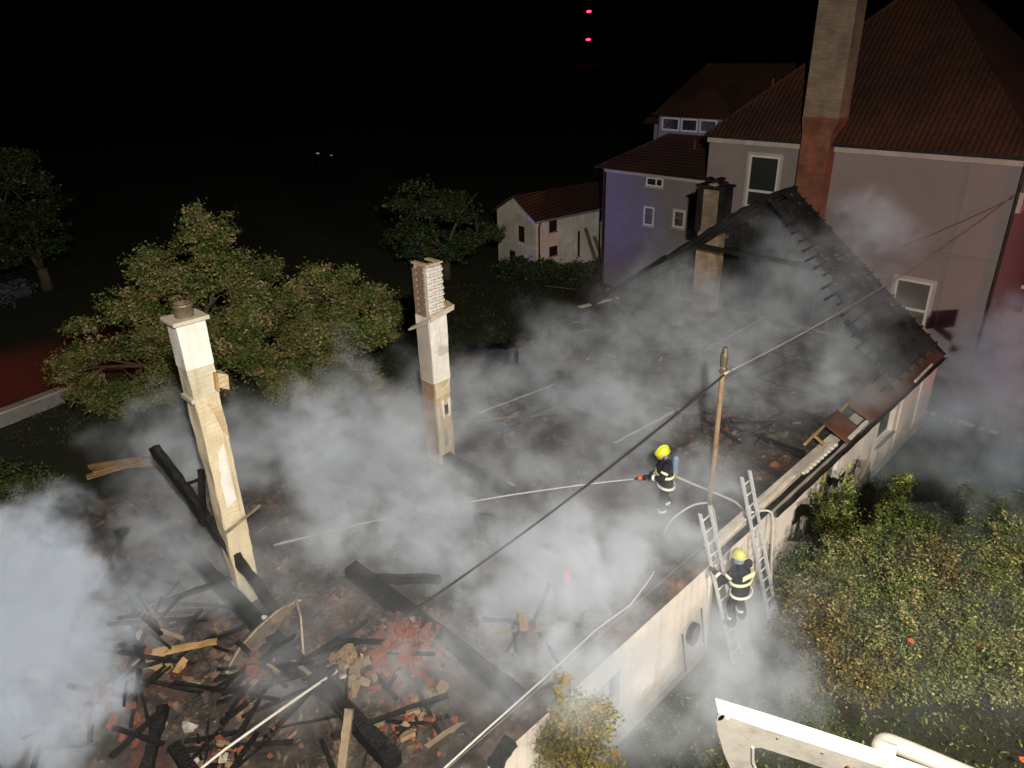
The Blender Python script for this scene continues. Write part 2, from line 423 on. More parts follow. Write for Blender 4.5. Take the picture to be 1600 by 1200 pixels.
# peeling whitewash over brick, used on single bricks
mat('brown_brick', [(0.3, (0.20, 0.13, 0.09)), (0.6, (0.30, 0.21, 0.14)), (0.8, (0.38, 0.30, 0.22))], 3, 0.9, 0.6, 30)
mat('peeled_brick', [(0.36, (0.07, 0.055, 0.05)), (0.44, (0.30, 0.22, 0.17)), (0.50, (0.62, 0.59, 0.54)), (0.7, (0.78, 0.76, 0.72))], 4.0, 0.9, 0.6, 30, distort=0.5)

# water stream
m, N, L, P = nodes_of('water_spray')
P.inputs['Base Color'].default_value = (0.85, 0.86, 0.84, 1); P.inputs['Roughness'].default_value = 0.4
P.inputs['Alpha'].default_value = 0.40
M['water_spray'] = m
m, N, L, P = nodes_of('water_mist')
P.inputs['Base Color'].default_value = (0.85, 0.86, 0.84, 1); P.inputs['Roughness'].default_value = 0.5
P.inputs['Alpha'].default_value = 0.14
M['water_mist'] = m

# ------------------------------------------------------------------ helpers


def setp(o, label=None, cat=None, group=None, kind=None):
    if label: o['label'] = label
    if cat: o['category'] = cat
    if group: o['group'] = group
    if kind: o['kind'] = kind
    return o


def empty(name, loc, label=None, cat=None, group=None):
    o = bpy.data.objects.new(name, None)
    o.empty_display_size = 0.2
    col.objects.link(o)
    o.location = loc
    return setp(o, label, cat, group, 'thing')


def root_origin(o):
    p = Vector((0, 0, 0))
    while o is not None:
        p += o.location
        o = o.parent
    return p


class MB:
    def __init__(s):
        s.v, s.f = [], []

    def add(s, vs, fs):
        b = len(s.v)
        s.v += [tuple(x) for x in vs]
        s.f += [tuple(i + b for i in f) for f in fs]
        return s

    def box(s, c, size, rot=None):
        rot = RUV if rot is None else rot
        c = Vector(c)
        h = [x / 2 for x in size]
        vs = [c + rot @ Vector((x * h[0], y * h[1], z * h[2])) for x in (-1, 1) for y in (-1, 1) for z in (-1, 1)]
        return s.add(vs, [(0, 1, 3, 2), (4, 6, 7, 5), (0, 4, 5, 1), (2, 3, 7, 6), (0, 2, 6, 4), (1, 5, 7, 3)])

    def uvbox(s, u0, u1, v0, v1, z0, z1):
        return s.box(W((u0 + u1) / 2, (v0 + v1) / 2, (z0 + z1) / 2), (u1 - u0, v1 - v0, z1 - z0))

    def beam(s, p0, p1, w, h, seg=1, jit=0.0, seed=0, up=None, taper=1.0):
        p0, p1 = Vector(p0), Vector(p1)
        d = (p1 - p0).normalized()
        up = Vector((0, 0, 1)) if up is None else Vector(up)
        if abs(d.dot(up)) > 0.97: up = Vector((1, 0.2, 0))
        a = d.cross(up).normalized()
        b = a.cross(d)
        rr = random.Random(seed)
        vs, fs = [], []
        for i in range(seg + 1):
            t = i / seg
            k = 1 + (taper - 1) * t
            c = p0.lerp(p1, t)
            for (x, y) in ((-1, -1), (1, -1), (1, 1), (-1, 1)):
                vs.append(c + a * (x * w / 2 * k + rr.uniform(-jit, jit)) + b * (y * h / 2 * k + rr.uniform(-jit, jit)) + (d * rr.uniform(-jit, jit) * 2 if i in (0, seg) else Vector((0, 0, 0))))
        for i in range(seg):
            for j in range(4):
                k = (j + 1) % 4
                fs.append((i * 4 + j, i * 4 + k, i * 4 + 4 + k, i * 4 + 4 + j))
        fs += [(3, 2, 1, 0), (seg * 4, seg * 4 + 1, seg * 4 + 2, seg * 4 + 3)]
        return s.add(vs, fs)

    def tube(s, pts, r, n=8, r1=None):
        pts = [Vector(p) for p in pts]
        k = len(pts)
        vs, fs = [], []
        a = None
        for i, p in enumerate(pts):
            d = (pts[min(i + 1, k - 1)] - pts[max(i - 1, 0)]).normalized()
            if a is None:
                a = d.orthogonal().normalized()
            a = (a - d * a.dot(d)).normalized()
            b = d.cross(a)
            ri = r[i] if isinstance(r, (list, tuple)) else (r + ((r1 if r1 is not None else r) - r) * i / max(1, k - 1))
            for j in range(n):
                t = 2 * math.pi * j / n
                vs.append(p + (a * math.cos(t) + b * math.sin(t)) * ri)
        for i in range(k - 1):
            for j in range(n):
                q = (j + 1) % n
                fs.append((i * n + j, i * n + q, i * n + n + q, i * n + n + j))
        fs += [tuple(reversed(range(n))), tuple(range((k - 1) * n, k * n))]
        return s.add(vs, fs)

    def prism(s, poly, d):
        """polygon (list of points) pushed along d"""
        n = len(poly)
        d = Vector(d)
        vs = [Vector(p) for p in poly] + [Vector(p) + d for p in poly]
        fs = [tuple(reversed(range(n))), tuple(range(n, 2 * n))]
        for i in range(n):
            j = (i + 1) % n
            fs.append((i, j, n + j, n + i))
        return s.add(vs, fs)

    def lump(s, c, r, seed=0, sub=1, amp=0.35, sq=(1, 1, 1)):
        bm = bmesh.new()
        bmesh.ops.create_icosphere(bm, subdivisions=sub, radius=1)
        vs = []
        for v in bm.verts:
            n_ = noise.noise(v.co * 1.3 + Vector((seed * 3.1, seed * 1.7, seed)))
            k = r * (1 + amp * n_ * 1.6)
            vs.append(Vector(c) + Vector((v.co.x * k * sq[0], v.co.y * k * sq[1], v.co.z * k * sq[2])))
        fs = [tuple(v.index for v in f.verts) for f in bm.faces]
        bm.free()
        return s.add(vs, fs)

    def build(s, name, mt, parent=None, label=None, smooth=False, kind=None, cat=None, group=None, bevel=0):
        me = bpy.data.meshes.new(name)
        off = root_origin(parent) if parent is not None else Vector((0, 0, 0))
        me.from_pydata([tuple(Vector(v) - off) for v in s.v], [], s.f)
        bm = bmesh.new(); bm.from_mesh(me)
        bmesh.ops.recalc_face_normals(bm, faces=bm.faces)
        bm.to_mesh(me); bm.free()
        if smooth:
            me.polygons.foreach_set('use_smooth', [True] * len(me.polygons))
        me.materials.append(M[mt] if isinstance(mt, str) else mt)
        o = bpy.data.objects.new(name, me)
        col.objects.link(o)
        if parent is not None:
            o.parent = parent
        if bevel:
            b = o.modifiers.new('edge', 'BEVEL'); b.width = bevel; b.segments = 2; b.limit_method = 'ANGLE'
        return setp(o, label, cat, group, kind)


def single(name, mb, mt, origin, label, cat, group=None, smooth=False, bevel=0, kind=None):
    """a thing that is one mesh, its origin at its base"""
    o = mb.build(name, mt, None, label, smooth, kind or 'thing', cat, group, bevel)
    d = Vector(origin)
    o.data.transform(Matrix.Translation(-d))
    o.location = d
    return o


def leaves(name, centers, size, mt, parent=None, asp=0.55, flat=0.35, tint=None, kind=None, origin=None):
    n = len(centers)
    c = np.asarray(centers, dtype=np.float64)
    if parent is not None:
        c = c - np.array(root_origin(parent))
    if origin is not None:
        c = c - np.array(origin)
    a = rng.normal(size=(n, 3)); a[:, 2] *= flat + 0.2
    a /= np.linalg.norm(a, axis=1, keepdims=True) + 1e-9
    nn = rng.normal(size=(n, 3)); nn[:, 2] += 0.9
    b = np.cross(nn, a); b /= np.linalg.norm(b, axis=1, keepdims=True) + 1e-9
    nrm = np.cross(a, b)
    ln = size * rng.uniform(0.6, 1.3, (n, 1))
    bend = nrm * ln * rng.uniform(-0.12, 0.18, (n, 1))
    v = np.empty((n, 4, 3))
    v[:, 0] = c - a * ln * 0.5
    v[:, 1] = c + b * ln * asp * 0.5 + bend
    v[:, 2] = c + a * ln * 0.5
    v[:, 3] = c - b * ln * asp * 0.5 + bend
    me = bpy.data.meshes.new(name)
    me.vertices.add(n * 4); me.vertices.foreach_set('co', v.ravel())
    me.loops.add(n * 4); me.loops.foreach_set('vertex_index', np.arange(n * 4, dtype=np.int32))
    me.polygons.add(n); me.polygons.foreach_set('loop_start', np.arange(0, n * 4, 4, dtype=np.int32))
    me.update(calc_edges=True)
    at_ = me.attributes.new('tint', 'FLOAT', 'POINT')
    tn = rng.uniform(0, 1, n) if tint is None else np.clip(tint, 0, 1)
    at_.data.foreach_set('value', np.repeat(tn, 4).astype(np.float32))
    me.materials.append(M[mt])
    o = bpy.data.objects.new(name, me)
    col.objects.link(o)
    if parent is not None: o.parent = parent
    if origin is not None: o.location = origin
    if kind: o['kind'] = kind
    return o


def lobe_points(lobes, n, per=26, spread=0.2, shell=0.5):
    """leaf positions in tufts spread through the outer part of several lobes"""
    wts = np.array([l[1][0] * l[1][1] + l[1][1] * l[1][2] for l in lobes]); wts = wts / wts.sum()
    pts, tint = [], []
    nc = max(1, n // per)
    for _ in range(nc):
        k = rng.choice(len(lobes), p=wts)
        c, r = np.array(lobes[k][0]), np.array(lobes[k][1])
        d = rng.normal(size=3); d /= np.linalg.norm(d)
        q = rng.uniform(shell ** 3, 1.0) ** (1 / 3)
        if rng.uniform() < 0.16: q *= rng.uniform(1.0, 1.22)
        cc = c + d * r * q
        sp = spread * rng.uniform(0.6, 1.4)
        e = rng.normal(size=(per, 3)) * np.array([sp, sp, sp * 0.6])
        pts.append(cc + e)
        base = rng.normal(0.42, 0.26)
        tint.append(base + rng.normal(0, 0.14, per))
    return np.concatenate(pts), np.concatenate(tint)


def tree(name, label, base, trunk_r, lobes, n, leaf, mt, cat='tree', group=None, per=26, spread=0.2, shell=0.5, twigs=True, tshift=0.0, frill=0):
    b = Vector(base)
    root = empty(name, b, label, cat, group)
    mb = MB()
    fork = b + Vector((0, 0, max(0.25, min(1.2, 0.35 * max(l[0][2] - b.z for l in lobes)))))
    mb.tube([b - Vector((0, 0, .1)), b.lerp(fork, .5) + Vector((.03, .02, 0)), fork], [trunk_r * 1.25, trunk_r, trunk_r * .9], 9)
    for i, (c, r) in enumerate(lobes):
        c = Vector(c)
        mid = fork.lerp(c, .5) + Vector((random.uniform(-.2, .2), random.uniform(-.2, .2), .12)) * min(1.0, r[0])
        mb.tube([fork, mid, c], [trunk_r * .6, trunk_r * .4, trunk_r * .15], 6)
        if twigs:
            for k in range(5):
                d = Vector((random.gauss(0, 1), random.gauss(0, 1), random.gauss(.3, .8))).normalized()
                e = c + Vector((d.x * r[0], d.y * r[1], d.z * r[2])) * random.uniform(.8, 1.0)
                st = mid.lerp(c, random.uniform(.2, 1))
                mb.tube([st, st.lerp(e, .55) + Vector((0, 0, .08)), e], [trunk_r * .2, trunk_r * .12, trunk_r * .04], 5)
    mb.build('trunk', 'bark', root, smooth=True)
    if frill:
        sub = []
        for (c, r) in lobes:
            for _ in range(frill):
                d = rng.normal(size=3); d /= np.linalg.norm(d); d[2] = d[2] * .8 + .1
                q = rng.uniform(.28, .5)
                cc = np.array(c) + d * np.array(r) * rng.uniform(.55, .95)
                sub.append((tuple(cc), (r[0] * q, r[1] * q, r[2] * q * .8)))
        lobes = sub
    p, t = lobe_points(lobes, n, per, spread, shell)
    p[:, 2] = np.maximum(p[:, 2], b.z + 0.03)
    leaves('crown', p, leaf, mt, root, tint=t + tshift)
    return root

# ------------------------------------------------------------------ the setting
mb = MB()
GN = 90
xs = np.linspace(-60, 60, GN); ys = np.linspace(-15, 75, GN)
vs = []
for y in ys:
    for x in xs:
        z = 0.10 * noise.noise(Vector((x * .35, y * .35, 0))) + 0.05 * noise.noise(Vector((x * 1.1, y * 1.1, 3)))
        vs.append((x, y, min(z, 0.05) - 0.03))
fs = [(j * GN + i, j * GN + i + 1, (j + 1) * GN + i + 1, (j + 1) * GN + i) for j in range(GN - 1) for i in range(GN - 1)]
k = len(vs)
vs += [(-2500, -2500, -.4), (2500, -2500, -.4), (2500, 2500, -.4), (-2500, 2500, -.4)]
c00, c10, c11, c01 = 0, GN - 1, GN * GN - 1, GN * (GN - 1)
fs += [(k, k + 1, c10, c00), (k + 1, k + 2, c11, c10), (k + 2, k + 3, c01, c11), (k + 3, k, c00, c01)]
mb.add(vs, fs)
mb.build('ground', 'earth', smooth=True, kind='structure')

# ------------------------------------------------------------------ the burnt house
ZF, ZW = 2.40, 2.46
V0, V1 = 5.6, 17.2
U0, U1 = -1.6, 25.8
house = empty('burnt_house', W(12, 11.4, 0), 'roofless burnt cream house with charred attic floor and standing chimneys', 'house')

# street wall with its openings
mb = MB()
ops = [(6.4, 8.2, 0.85, 1.9), (11.35, 12.5, 0.0, 2.1), (16.7, 17.95, 0.85, 2.15), (20.7, 22.1, 1.1, 2.08)]
cur = U0
for (a, b, z0, z1) in ops:
    mb.uvbox(cur, a, V0, V0 + .45, -.1, ZW)
    mb.uvbox(a, b, V0, V0 + .45, z1, ZW)
    if z0 > 0: mb.uvbox(a, b, V0, V0 + .45, -.1, z0)
    cur = b
mb.uvbox(cur, U1, V0, V0 + .45, -.1, ZW)
mb.build('front_wall', 'front_plaster', house, 'dirt splashed cream plaster wall facing the garden')
MB().uvbox(U0, 11.3, V0 - .06, V0 - .002, -.1, .22).build('plinth', 'concrete', house)
MB().uvbox(12.55, U1, V0 - .06, V0 - .002, -.1, .30).build('plinth', 'concrete', house)


def ragged(u0, u1, v0, v1, zb, zt, amp, seed, step=.22):
    rr = random.Random(seed)
    n = int((u1 - u0) / step)
    pr = []
    for i in range(n + 1):
        u = u0 + (u1 - u0) * i / n
        pr.append((u, zt + amp * noise.noise(Vector((u * .6, seed, 0))) + rr.uniform(-.5, .5) * amp * .6))
    mbx = MB()
    poly = [W(u0, v0, zb)] + [W(u, v0, z) for u, z in pr] + [W(u1, v0, zb)]
    mbx.prism(poly, VA * (v1 - v0))
    return mbx


mb = MB()
hu, hv = int((11.6 - U0) / .07), 9
vs = []
for j in range(hv):
    for i in range(hu + 1):
        u, v = U0 + (11.6 - U0) * i / hu, V0 + .012 + .43 * j / (hv - 1)
        e = min(j, hv - 1 - j) / 2.5
        n1 = noise.noise(Vector((u * 3.1, v * 5, 2))) + .6 * noise.noise(Vector((u * 9, v * 11, 7)))
        vs.append(W(u, v, ZW + .004 + max(0, .05 + .06 * n1) * min(1, e)))
mb.add(vs, [(j * (hu + 1) + i, j * (hu + 1) + i + 1, (j + 1) * (hu + 1) + i + 1, (j + 1) * (hu + 1) + i) for j in range(hv - 1) for i in range(hu)])
mb.build('wall_head', 'debris', house, 'crumbled sooty mortar along the wall top')
ragged(U0, U1, V1, V1 + .45, -.1, ZF + .02, .12, 3).build('rear_wall', 'dark_brick', house, 'broken sooty brick rear wall')
mb = MB(); mb.uvbox(U1 - .45, U1, V0 + .45, V1, -.1, 2.3)
mb.build('end_wall', 'grey_plaster', house)
mb = MB(); mb.uvbox(U0, U0 + .45, V0 + .45, V1, -.1, 2.3)
mb.build('end_wall', 'grey_plaster', house)

# attic floor, heaped with ash
heaps = [(5.0, 8.2, 1.5, .45), (7.1, 6.9, .8, .3), (1.3, 10.7, 1.2, .4), (9.3, 14.3, 1.2, .4), (3.2, 9.6, .8, .4), (2.6, 12.2, 1.0, .35),
         (16.5, 8.5, 2.2, .25), (19.5, 12.5, 2.5, .35), (17.5, 14.8, 2.2, .35), (13.2, 15.9, 1.4, .35), (22.5, 9.0, 2.0, .35), (11.8, 11.8, 1.4, .12)]


def floor_z(u, v):
    z = ZF - .04
    for (a, b, r, h) in heaps:
        d2 = ((u - a) ** 2 + (v - b) ** 2) / (r * r)
        if d2 < 6: z += h * math.exp(-d2 * 1.4)
    z += .07 * noise.noise(Vector((u * .9, v * .9, 1.0))) + .08 * noise.noise(Vector((u * 2.6, v * 2.6, 5.0))) + .05 * noise.noise(Vector((u * 6, v * 6, 2.0)))
    e = math.hypot(u - 14.36, v - 7.3)
    if e < 1.1: z = z * (e / 1.1) + (ZF - .02) * (1 - e / 1.1)
    return z


mb = MB()
nu, nv = 250, 104
us = np.linspace(U0 + .45, U1 - .45, nu); vv = np.linspace(V0 + .45, V1, nv)
vs = [W(u, v, floor_z(u, v)) for v in vv for u in us]
mb.add(vs, [(j * nu + i, j * nu + i + 1, (j + 1) * nu + i + 1, (j + 1) * nu + i) for j in range(nv - 1) for i in range(nu - 1)])
mb.build('attic_floor', 'ash_floor', house, 'attic floor covered in soot, ash and brick dust', smooth=True)

# tie beams across the attic, charred (they run from front to back)
for i, u in enumerate([-.3, 1.8, 3.92, 6.05, 8.15, 10.28, 12.4, 14.5, 16.6, 18.7, 20.8, 22.9]):
    a, b = {3.92: (6.6, 15.6), 6.05: (6.1, 10.8), 8.15: (11.5, 16.8), 10.28: (10.3, 16.9), 12.4: (12.6, 16.9), 14.5: (8.6, 16.5), 1.8: (6.2, 9.4)}.get(u, (6.1, 16.9))
    n = max(6, int((b - a) * 3))
    lift = {3.92: .30, 6.05: .22, 10.28: .20}.get(u, .05)
    w_ = {3.92: .26, 6.05: .30, 10.28: .24}.get(u, .2)
    MB().beam(W(u, a, ZF + lift * .6), W(u + random.uniform(-.05, .05), b, ZF + lift), w_, .26, n, .016, i).build('tie_beam', 'char', house)

# eaves along the street wall
mb = MB()
for k in range(56):
    u = 13.75 + (U1 - 13.75) * k / 55
    mb.v += [tuple(W(u, V0 - .16 + .075 * math.cos(t), ZW - .02 + .075 * math.sin(t) + .012 * math.sin(k * 1.3))) for t in [math.pi + math.pi * j / 6 for j in range(7)]]
mb.f = [(k * 7 + j, k * 7 + j + 1, k * 7 + 8 + j, k * 7 + 7 + j) for k in range(55) for j in range(6)]
g = mb.build('gutter', 'dark_metal', house, 'scorched dark gutter along the wall top', smooth=True)
sol = g.modifiers.new('t', 'SOLIDIFY'); sol.thickness = .006
MB().beam(W(11.6, V0 + .02, ZW + .045), W(U1, V0 + .02, ZW + .045), .10, .09, 30, .008, 5).build('wall_plate', 'char', house)


def tin(u0, u1, v0, v1, z0, z1, seed):
    mbx = MB()
    n = 14
    vs_ = []
    for i in range(n + 1):
        u = u0 + (u1 - u0) * i / n
        for j in range(4):
            t = j / 3
            vs_.append(W(u, v0 + (v1 - v0) * t, z0 + (z1 - z0) * t + .02 * noise.noise(Vector((u * 1.5, t * 3, seed)))))
    mbx.add(vs_, [(i * 4 + j, i * 4 + j + 1, i * 4 + 5 + j, i * 4 + 4 + j) for i in range(n) for j in range(3)])
    return mbx


for (a, b, v0, v1, z0, z1, sd) in ((19.3, 25.75, 5.42, 6.25, 2.56, 2.95, 1), (17.75, 18.75, 5.45, 6.2, 2.56, 2.92, 2)):
    o = tin(a, b, v0, v1, z0, z1, sd).build('eaves_sheet', 'brown_tin', house, 'brown sheet metal left on the eaves', smooth=True)
    sol = o.modifiers.new('t', 'SOLIDIFY'); sol.thickness = .01
for (a, b, v, z, w_, mt) in ((11.75, 12.95, 5.78, 2.56, .10, 'pale_wood'), (13.5, 15.35, 5.76, 2.57, .08, 'pale_wood'), (15.6, 17.5, 5.68, 2.57, .10, 'pale_wood'),
                             (17.95, 19.2, 5.50, 2.60, .09, 'window_white'), (22.6, 24.2, 5.40, 2.66, .05, 'window_white')):
    MB().beam(W(a, v, z), W(b, v + .02, z + .02), w_, .05, 10, .006, int(a)).build('eaves_batten', mt, house)
for k in range(9):
    u = 15.7 + k * .21
    MB().uvbox(u, u + .10, 5.60, 5.66, 2.56, 2.63).build('batten_tooth', 'window_white', house)
MB().beam(W(16.6, 6.12, 2.78), W(19.4, 6.16, 2.88), .05, .06, 10, .006, 8).build('eaves_purlin', 'yellow_timber', house)
for k in range(3):
    u = 17.2 + k * .72
    MB().beam(W(u, 5.85, 2.62), W(u + .03, 6.12, 2.74), .05, .06, 4, .008, k).build('rafter_foot', 'yellow_timber' if k != 1 else 'char', house)

# window and door fittings of the street wall
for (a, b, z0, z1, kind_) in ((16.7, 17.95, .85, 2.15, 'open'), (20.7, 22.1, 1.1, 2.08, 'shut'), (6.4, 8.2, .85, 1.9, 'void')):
    w = MB()
    t = .06
    w.uvbox(a, a + t, V0 + .12, V0 + .2, z0, z1); w.uvbox(b - t, b, V0 + .12, V0 + .2, z0, z1)
    w.uvbox(a + t, b - t, V0 + .12, V0 + .2, z0, z0 + t); w.uvbox(a + t, b - t, V0 + .12, V0 + .2, z1 - t, z1)
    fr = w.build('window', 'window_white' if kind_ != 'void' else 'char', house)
    if kind_ == 'shut':
        MB().uvbox(a + t, b - t, V0 + .14, V0 + .17, z0 + t, z1 - t).build('pane', 'shutter_green', fr)
    elif kind_ == 'open':
        MB().uvbox(a + t, (a + b) / 2, V0 + .15, V0 + .17, z0 + t, z1 - t).build('pane', 'curtain', fr)
        MB().uvbox((a + b) / 2 - .03, (a + b) / 2 + .03, V0 + .10, V0 + .14, z0 + t, z1 - t).build('mullion', 'timber', fr)
        MB().uvbox((a + b) / 2, b - t, V0 + .15, V0 + .17, z0 + t, z1 - t).build('pane', 'glass', fr)
    else:
        MB().uvbox(a + t, b - t, V0 + .3, V0 + .32, z0 + t, z1 - t).build('pane', 'dark_opening', fr)  # no glazing here: dark sheet stands for the shade inside the opening
    MB().uvbox(a - .05, b + .05, V0 - .10, V0 + .12, z0 - .045, z0 - .003).build('sill', 'concrete', fr)
for u in (16.64, 17.97):
    MB().uvbox(u - .05, u + .05, V0 - .025, V0 - .003, .8, 2.2).build('window_surround', 'window_white', house)
d = MB().uvbox(11.24, 11.36, V0 - .04, V0 + .1, 0, 2.2).build('door_frame', 'window_white', house, 'white painted doorway jamb')
MB().uvbox(12.48, 12.56, V0 - .02, V0 + .1, 0, 2.2).build('door_frame', 'trim_plaster', house)
MB().uvbox(11.37, 12.47, V0 + .30, V0 + .34, 0, 2.1).build('door', 'door_brown', house)
MB().uvbox(22.42, 22.9, V0 - .05, V0 - .003, .3, 2.42).build('light_band', 'front_plaster', house)  # added raised strips where only bands of coloured light fall on the wall
MB().uvbox(24.2, 24.7, V0 - .05, V0 - .003, .3, 2.42).build('light_band', 'front_plaster', house)


# ---- chimneys
def ch_ring(mbx, u0, u1, v0, v1, z0, z1):
    return mbx.uvbox(u0, u1, v0, v1, z0, z1)


def wavy_shaft(u0, u1, v0, v1, z0, z1, jit, seed, nz_=16):
    """a plastered shaft with uneven arrises"""
    rr = random.Random(seed)
    mbx = MB(); vs_ = []
    per_side = 4
    ring = []
    for i in range(per_side): ring.append((u0 + (u1 - u0) * i / per_side, v0))
    for i in range(per_side): ring.append((u1, v0 + (v1 - v0) * i / per_side))
    for i in range(per_side): ring.append((u1 - (u1 - u0) * i / per_side, v1))
    for i in range(per_side): ring.append((u0, v1 - (v1 - v0) * i / per_side))
    n = len(ring)
    for k_ in range(nz_ + 1):
        z = z0 + (z1 - z0) * k_ / nz_
        for (a, b) in ring:
            vs_.append(W(a + jit * noise.noise(Vector((a * 5, b * 5, z * 2 + seed))), b + jit * noise.noise(Vector((a * 5 + 9, b * 5, z * 2 + seed))), z))
    fs_ = []
    for k_ in range(nz_):
        for j in range(n):
            q = (j + 1) % n
            fs_.append((k_ * n + j, k_ * n + q, (k_ + 1) * n + q, (k_ + 1) * n + j))
    fs_ += [tuple(reversed(range(n))), tuple(range(nz_ * n, (nz_ + 1) * n))]
    return mbx.add(vs_, fs_)


def patch(pts, nrm, th, name, mt, parent, label=None):
    """an irregular flake of render standing proud of the face it sits on"""
    return MB().prism(pts, Vector(nrm) * th).build(name, mt, parent, label)


# left: white plastered with a clay flue pipe
CU0, CU1, CV0, CV1 = 4.06, 4.53, 11.72, 12.11
c = wavy_shaft(CU0 + .02, CU1 - .02, CV0 + .02, CV1 - .02, ZF - .3, 6.9, .045, 1, 34).build('chimney', 'cream_plaster', house, 'tall cream plastered chimney with clay pot')
wavy_shaft(CU0, CU1, CV0, CV1, 6.9, 7.42, .02, 2, 6).build('roof_collar', 'sage_plaster', c)
wavy_shaft(CU0 - .005, CU1 + .005, CV0 - .005, CV1 + .005, 7.42, 8.22, .014, 3, 9).build('upper_shaft', 'white_plaster', c, 'clean white upper chimney shaft')
MB().uvbox(CU0 - .07, CU1 + .07, CV0 - .07, CV1 + .07, 8.22, 8.29).build('cap', 'flashing', c, bevel=.012)
mb = MB()
pc = W((CU0 + CU1) / 2, (CV0 + CV1) / 2, 0)
n = 18
prof = [(.155, 8.29), (.155, 8.46), (.175, 8.47), (.175, 8.52), (.135, 8.52), (.13, 8.3)]
for (r_, z_) in prof:
    mb.v += [tuple(pc + Vector((r_ * math.cos(2 * math.pi * j / n), r_ * math.sin(2 * math.pi * j / n), z_))) for j in range(n)]
mb.f = [(k_ * n + j, k_ * n + (j + 1) % n, (k_ + 1) * n + (j + 1) % n, (k_ + 1) * n + j) for k_ in range(len(prof) - 1) for j in range(n)]
mb.f.append(tuple(range((len(prof) - 1) * n, len(prof) * n)))
mb.build('flue_pot', 'rusty_sheet', c, smooth=True)
# raised render bands and the scar of the burnt roof on the two near faces
nu_, nv_ = -VA, -UA
f0 = CV0 + .02
patch([W(CU0 + .02, f0, 2.6), W(CU0 + .09, f0, 2.6), W(CU0 + .10, f0, 6.2), W(CU0 + .16, f0, 6.65), W(CU0 + .02, f0, 6.8)], nu_, .018, 'render_flake', 'cream_plaster', c)
patch([W(CU1 - .10, f0, 4.0), W(CU1 - .03, f0, 3.9), W(CU1 - .03, f0, 6.5), W(CU1 - .09, f0, 6.75)], nu_, .018, 'render_flake', 'cream_plaster', c)
patch([W(CU0 + .14, f0, 4.6), W(CU1 - .13, f0, 4.7), W(CU1 - .14, f0, 5.9), W(CU0 + .20, f0, 5.75), W(CU0 + .13, f0, 5.2)], nu_, .014, 'render_flake', 'white_plaster', c)
patch([W(CU0 + .20, f0, 6.75), W(CU0 + .44, f0, 6.55), W(CU0 + .46, f0, 5.95), W(CU0 + .38, f0, 6.1), W(CU0 + .3, f0, 6.5)], nu_, .02, 'render_flake', 'ochre_plaster', c)
patch([W(CU0 + .02, f0, 3.4), W(CU1 - .03, f0, 3.5), W(CU1 - .05, f0, 4.4), W(CU0 + .16, f0, 4.5), W(CU0 + .04, f0, 4.1)], nu_, .010, 'render_flake', 'cream_plaster', c)
MB().uvbox(CU0 - .05, CU0 + .02, CV0 - .02, CV1 + .02, 6.82, 6.9).build('drip_ledge', 'flashing', c)
mb = MB()
mb.prism([W(CU1 - .06, CV0 - .05, 7.0), W(CU1 + .16, CV0 - .02, 6.86), W(CU1 + .19, CV0 - .02, 7.14), W(CU1 - .03, CV0 - .05, 7.26)], VA * .30)
mb.build('flashing_stub', 'ochre_plaster', c, 'stub of roof flashing jutting from the shaft')
MB().prism([W(CU1 - .08, CV0 - .07, 6.95), W(CU1 - .03, CV0 - .07, 6.9), W(CU1 + .0, CV0 - .07, 7.25), W(CU1 - .05, CV0 - .07, 7.27)], VA * .2).build('flashing_edge', 'yellow_timber', c)
MB().beam(W(CU0 - .08, CV0 - .08, 4.15), W(CU1 + .25, CV0 - .1, 4.42), .04, .04, 6, .006, 3).build('tie_lath', 'old_timber', c)

# middle: bare peeling bricks above a tin collar
DU0, DU1, DV0, DV1 = 10.06, 10.58, 12.74, 13.26
c = wavy_shaft(DU0 + .015, DU1 - .015, DV0 + .015, DV1 - .015, ZF - .3, 4.72, .045, 5, 24).build('chimney', 'ochre_plaster', house, 'square chimney, peeling bricks above a bent tin collar')
wavy_shaft(DU0, DU1, DV0, DV1, 4.72, 6.42, .018, 6, 14).build('white_shaft', 'white_plaster', c, 'white rendered middle of the shaft')
wavy_shaft(DU0 + .04, DU1 - .04, DV0 + .04, DV1 - .04, 6.42, 7.66, .004, 7, 6).build('core', 'trim_plaster', c)
bh, bl = .075, .235
rows = 16
protos = []
for k in range(4):
    bm_ = MB().box((0, 0, 0), (bl - .006, .10, bh - .005), Matrix.Identity(3))
    b_ = bm_.build('brick', 'peeled_brick'); b_.parent = c
    for v in b_.data.vertices:
        v.co += Vector((random.uniform(-.006, .006), random.uniform(-.008, .008), random.uniform(-.005, .005)))
    protos.append(b_)
first = True
co = root_origin(c)
kk = 0
for r_ in range(rows):
    z = 6.47 + r_ * bh
    for face in range(4):
        LA, L0 = (.0, .50) if face in (0, 2) else (.10, .40)
        off = 0 if r_ % 2 else bl / 2
        x = LA - off
        while x < L0 - .06:
            x0, x1 = max(x, LA), min(x + bl, L0)
            x += bl
            if x1 - x0 < .07: continue
            if r_ == rows - 1 and random.random() < .35: continue
            m_ = (x0 + x1) / 2 + .01
            ctr = {0: W(DU0 + m_, DV0 + .05, z), 1: W(DU0 + .05, DV0 + m_, z), 2: W(DU0 + m_, DV1 - .05, z), 3: W(DU1 - .05, DV0 + m_, z)}[face]
            out = {0: -VA, 1: -UA, 2: VA, 3: UA}[face]
            src = protos[kk % 4]
            b_ = src if kk < 4 else src.copy()
            if kk >= 4: col.objects.link(b_)
            b_.material_slots[0].link = 'OBJECT'
            b_.material_slots[0].material = M['brown_brick' if face in (1, 2) else 'peeled_brick']
            kk += 1
            b_.location = ctr + out * random.uniform(-.006, .010) - co
            b_.rotation_euler = (0, 0, R(45 if face in (0, 2) else 135))
            b_.scale = ((x1 - x0) / bl, 1, 1)
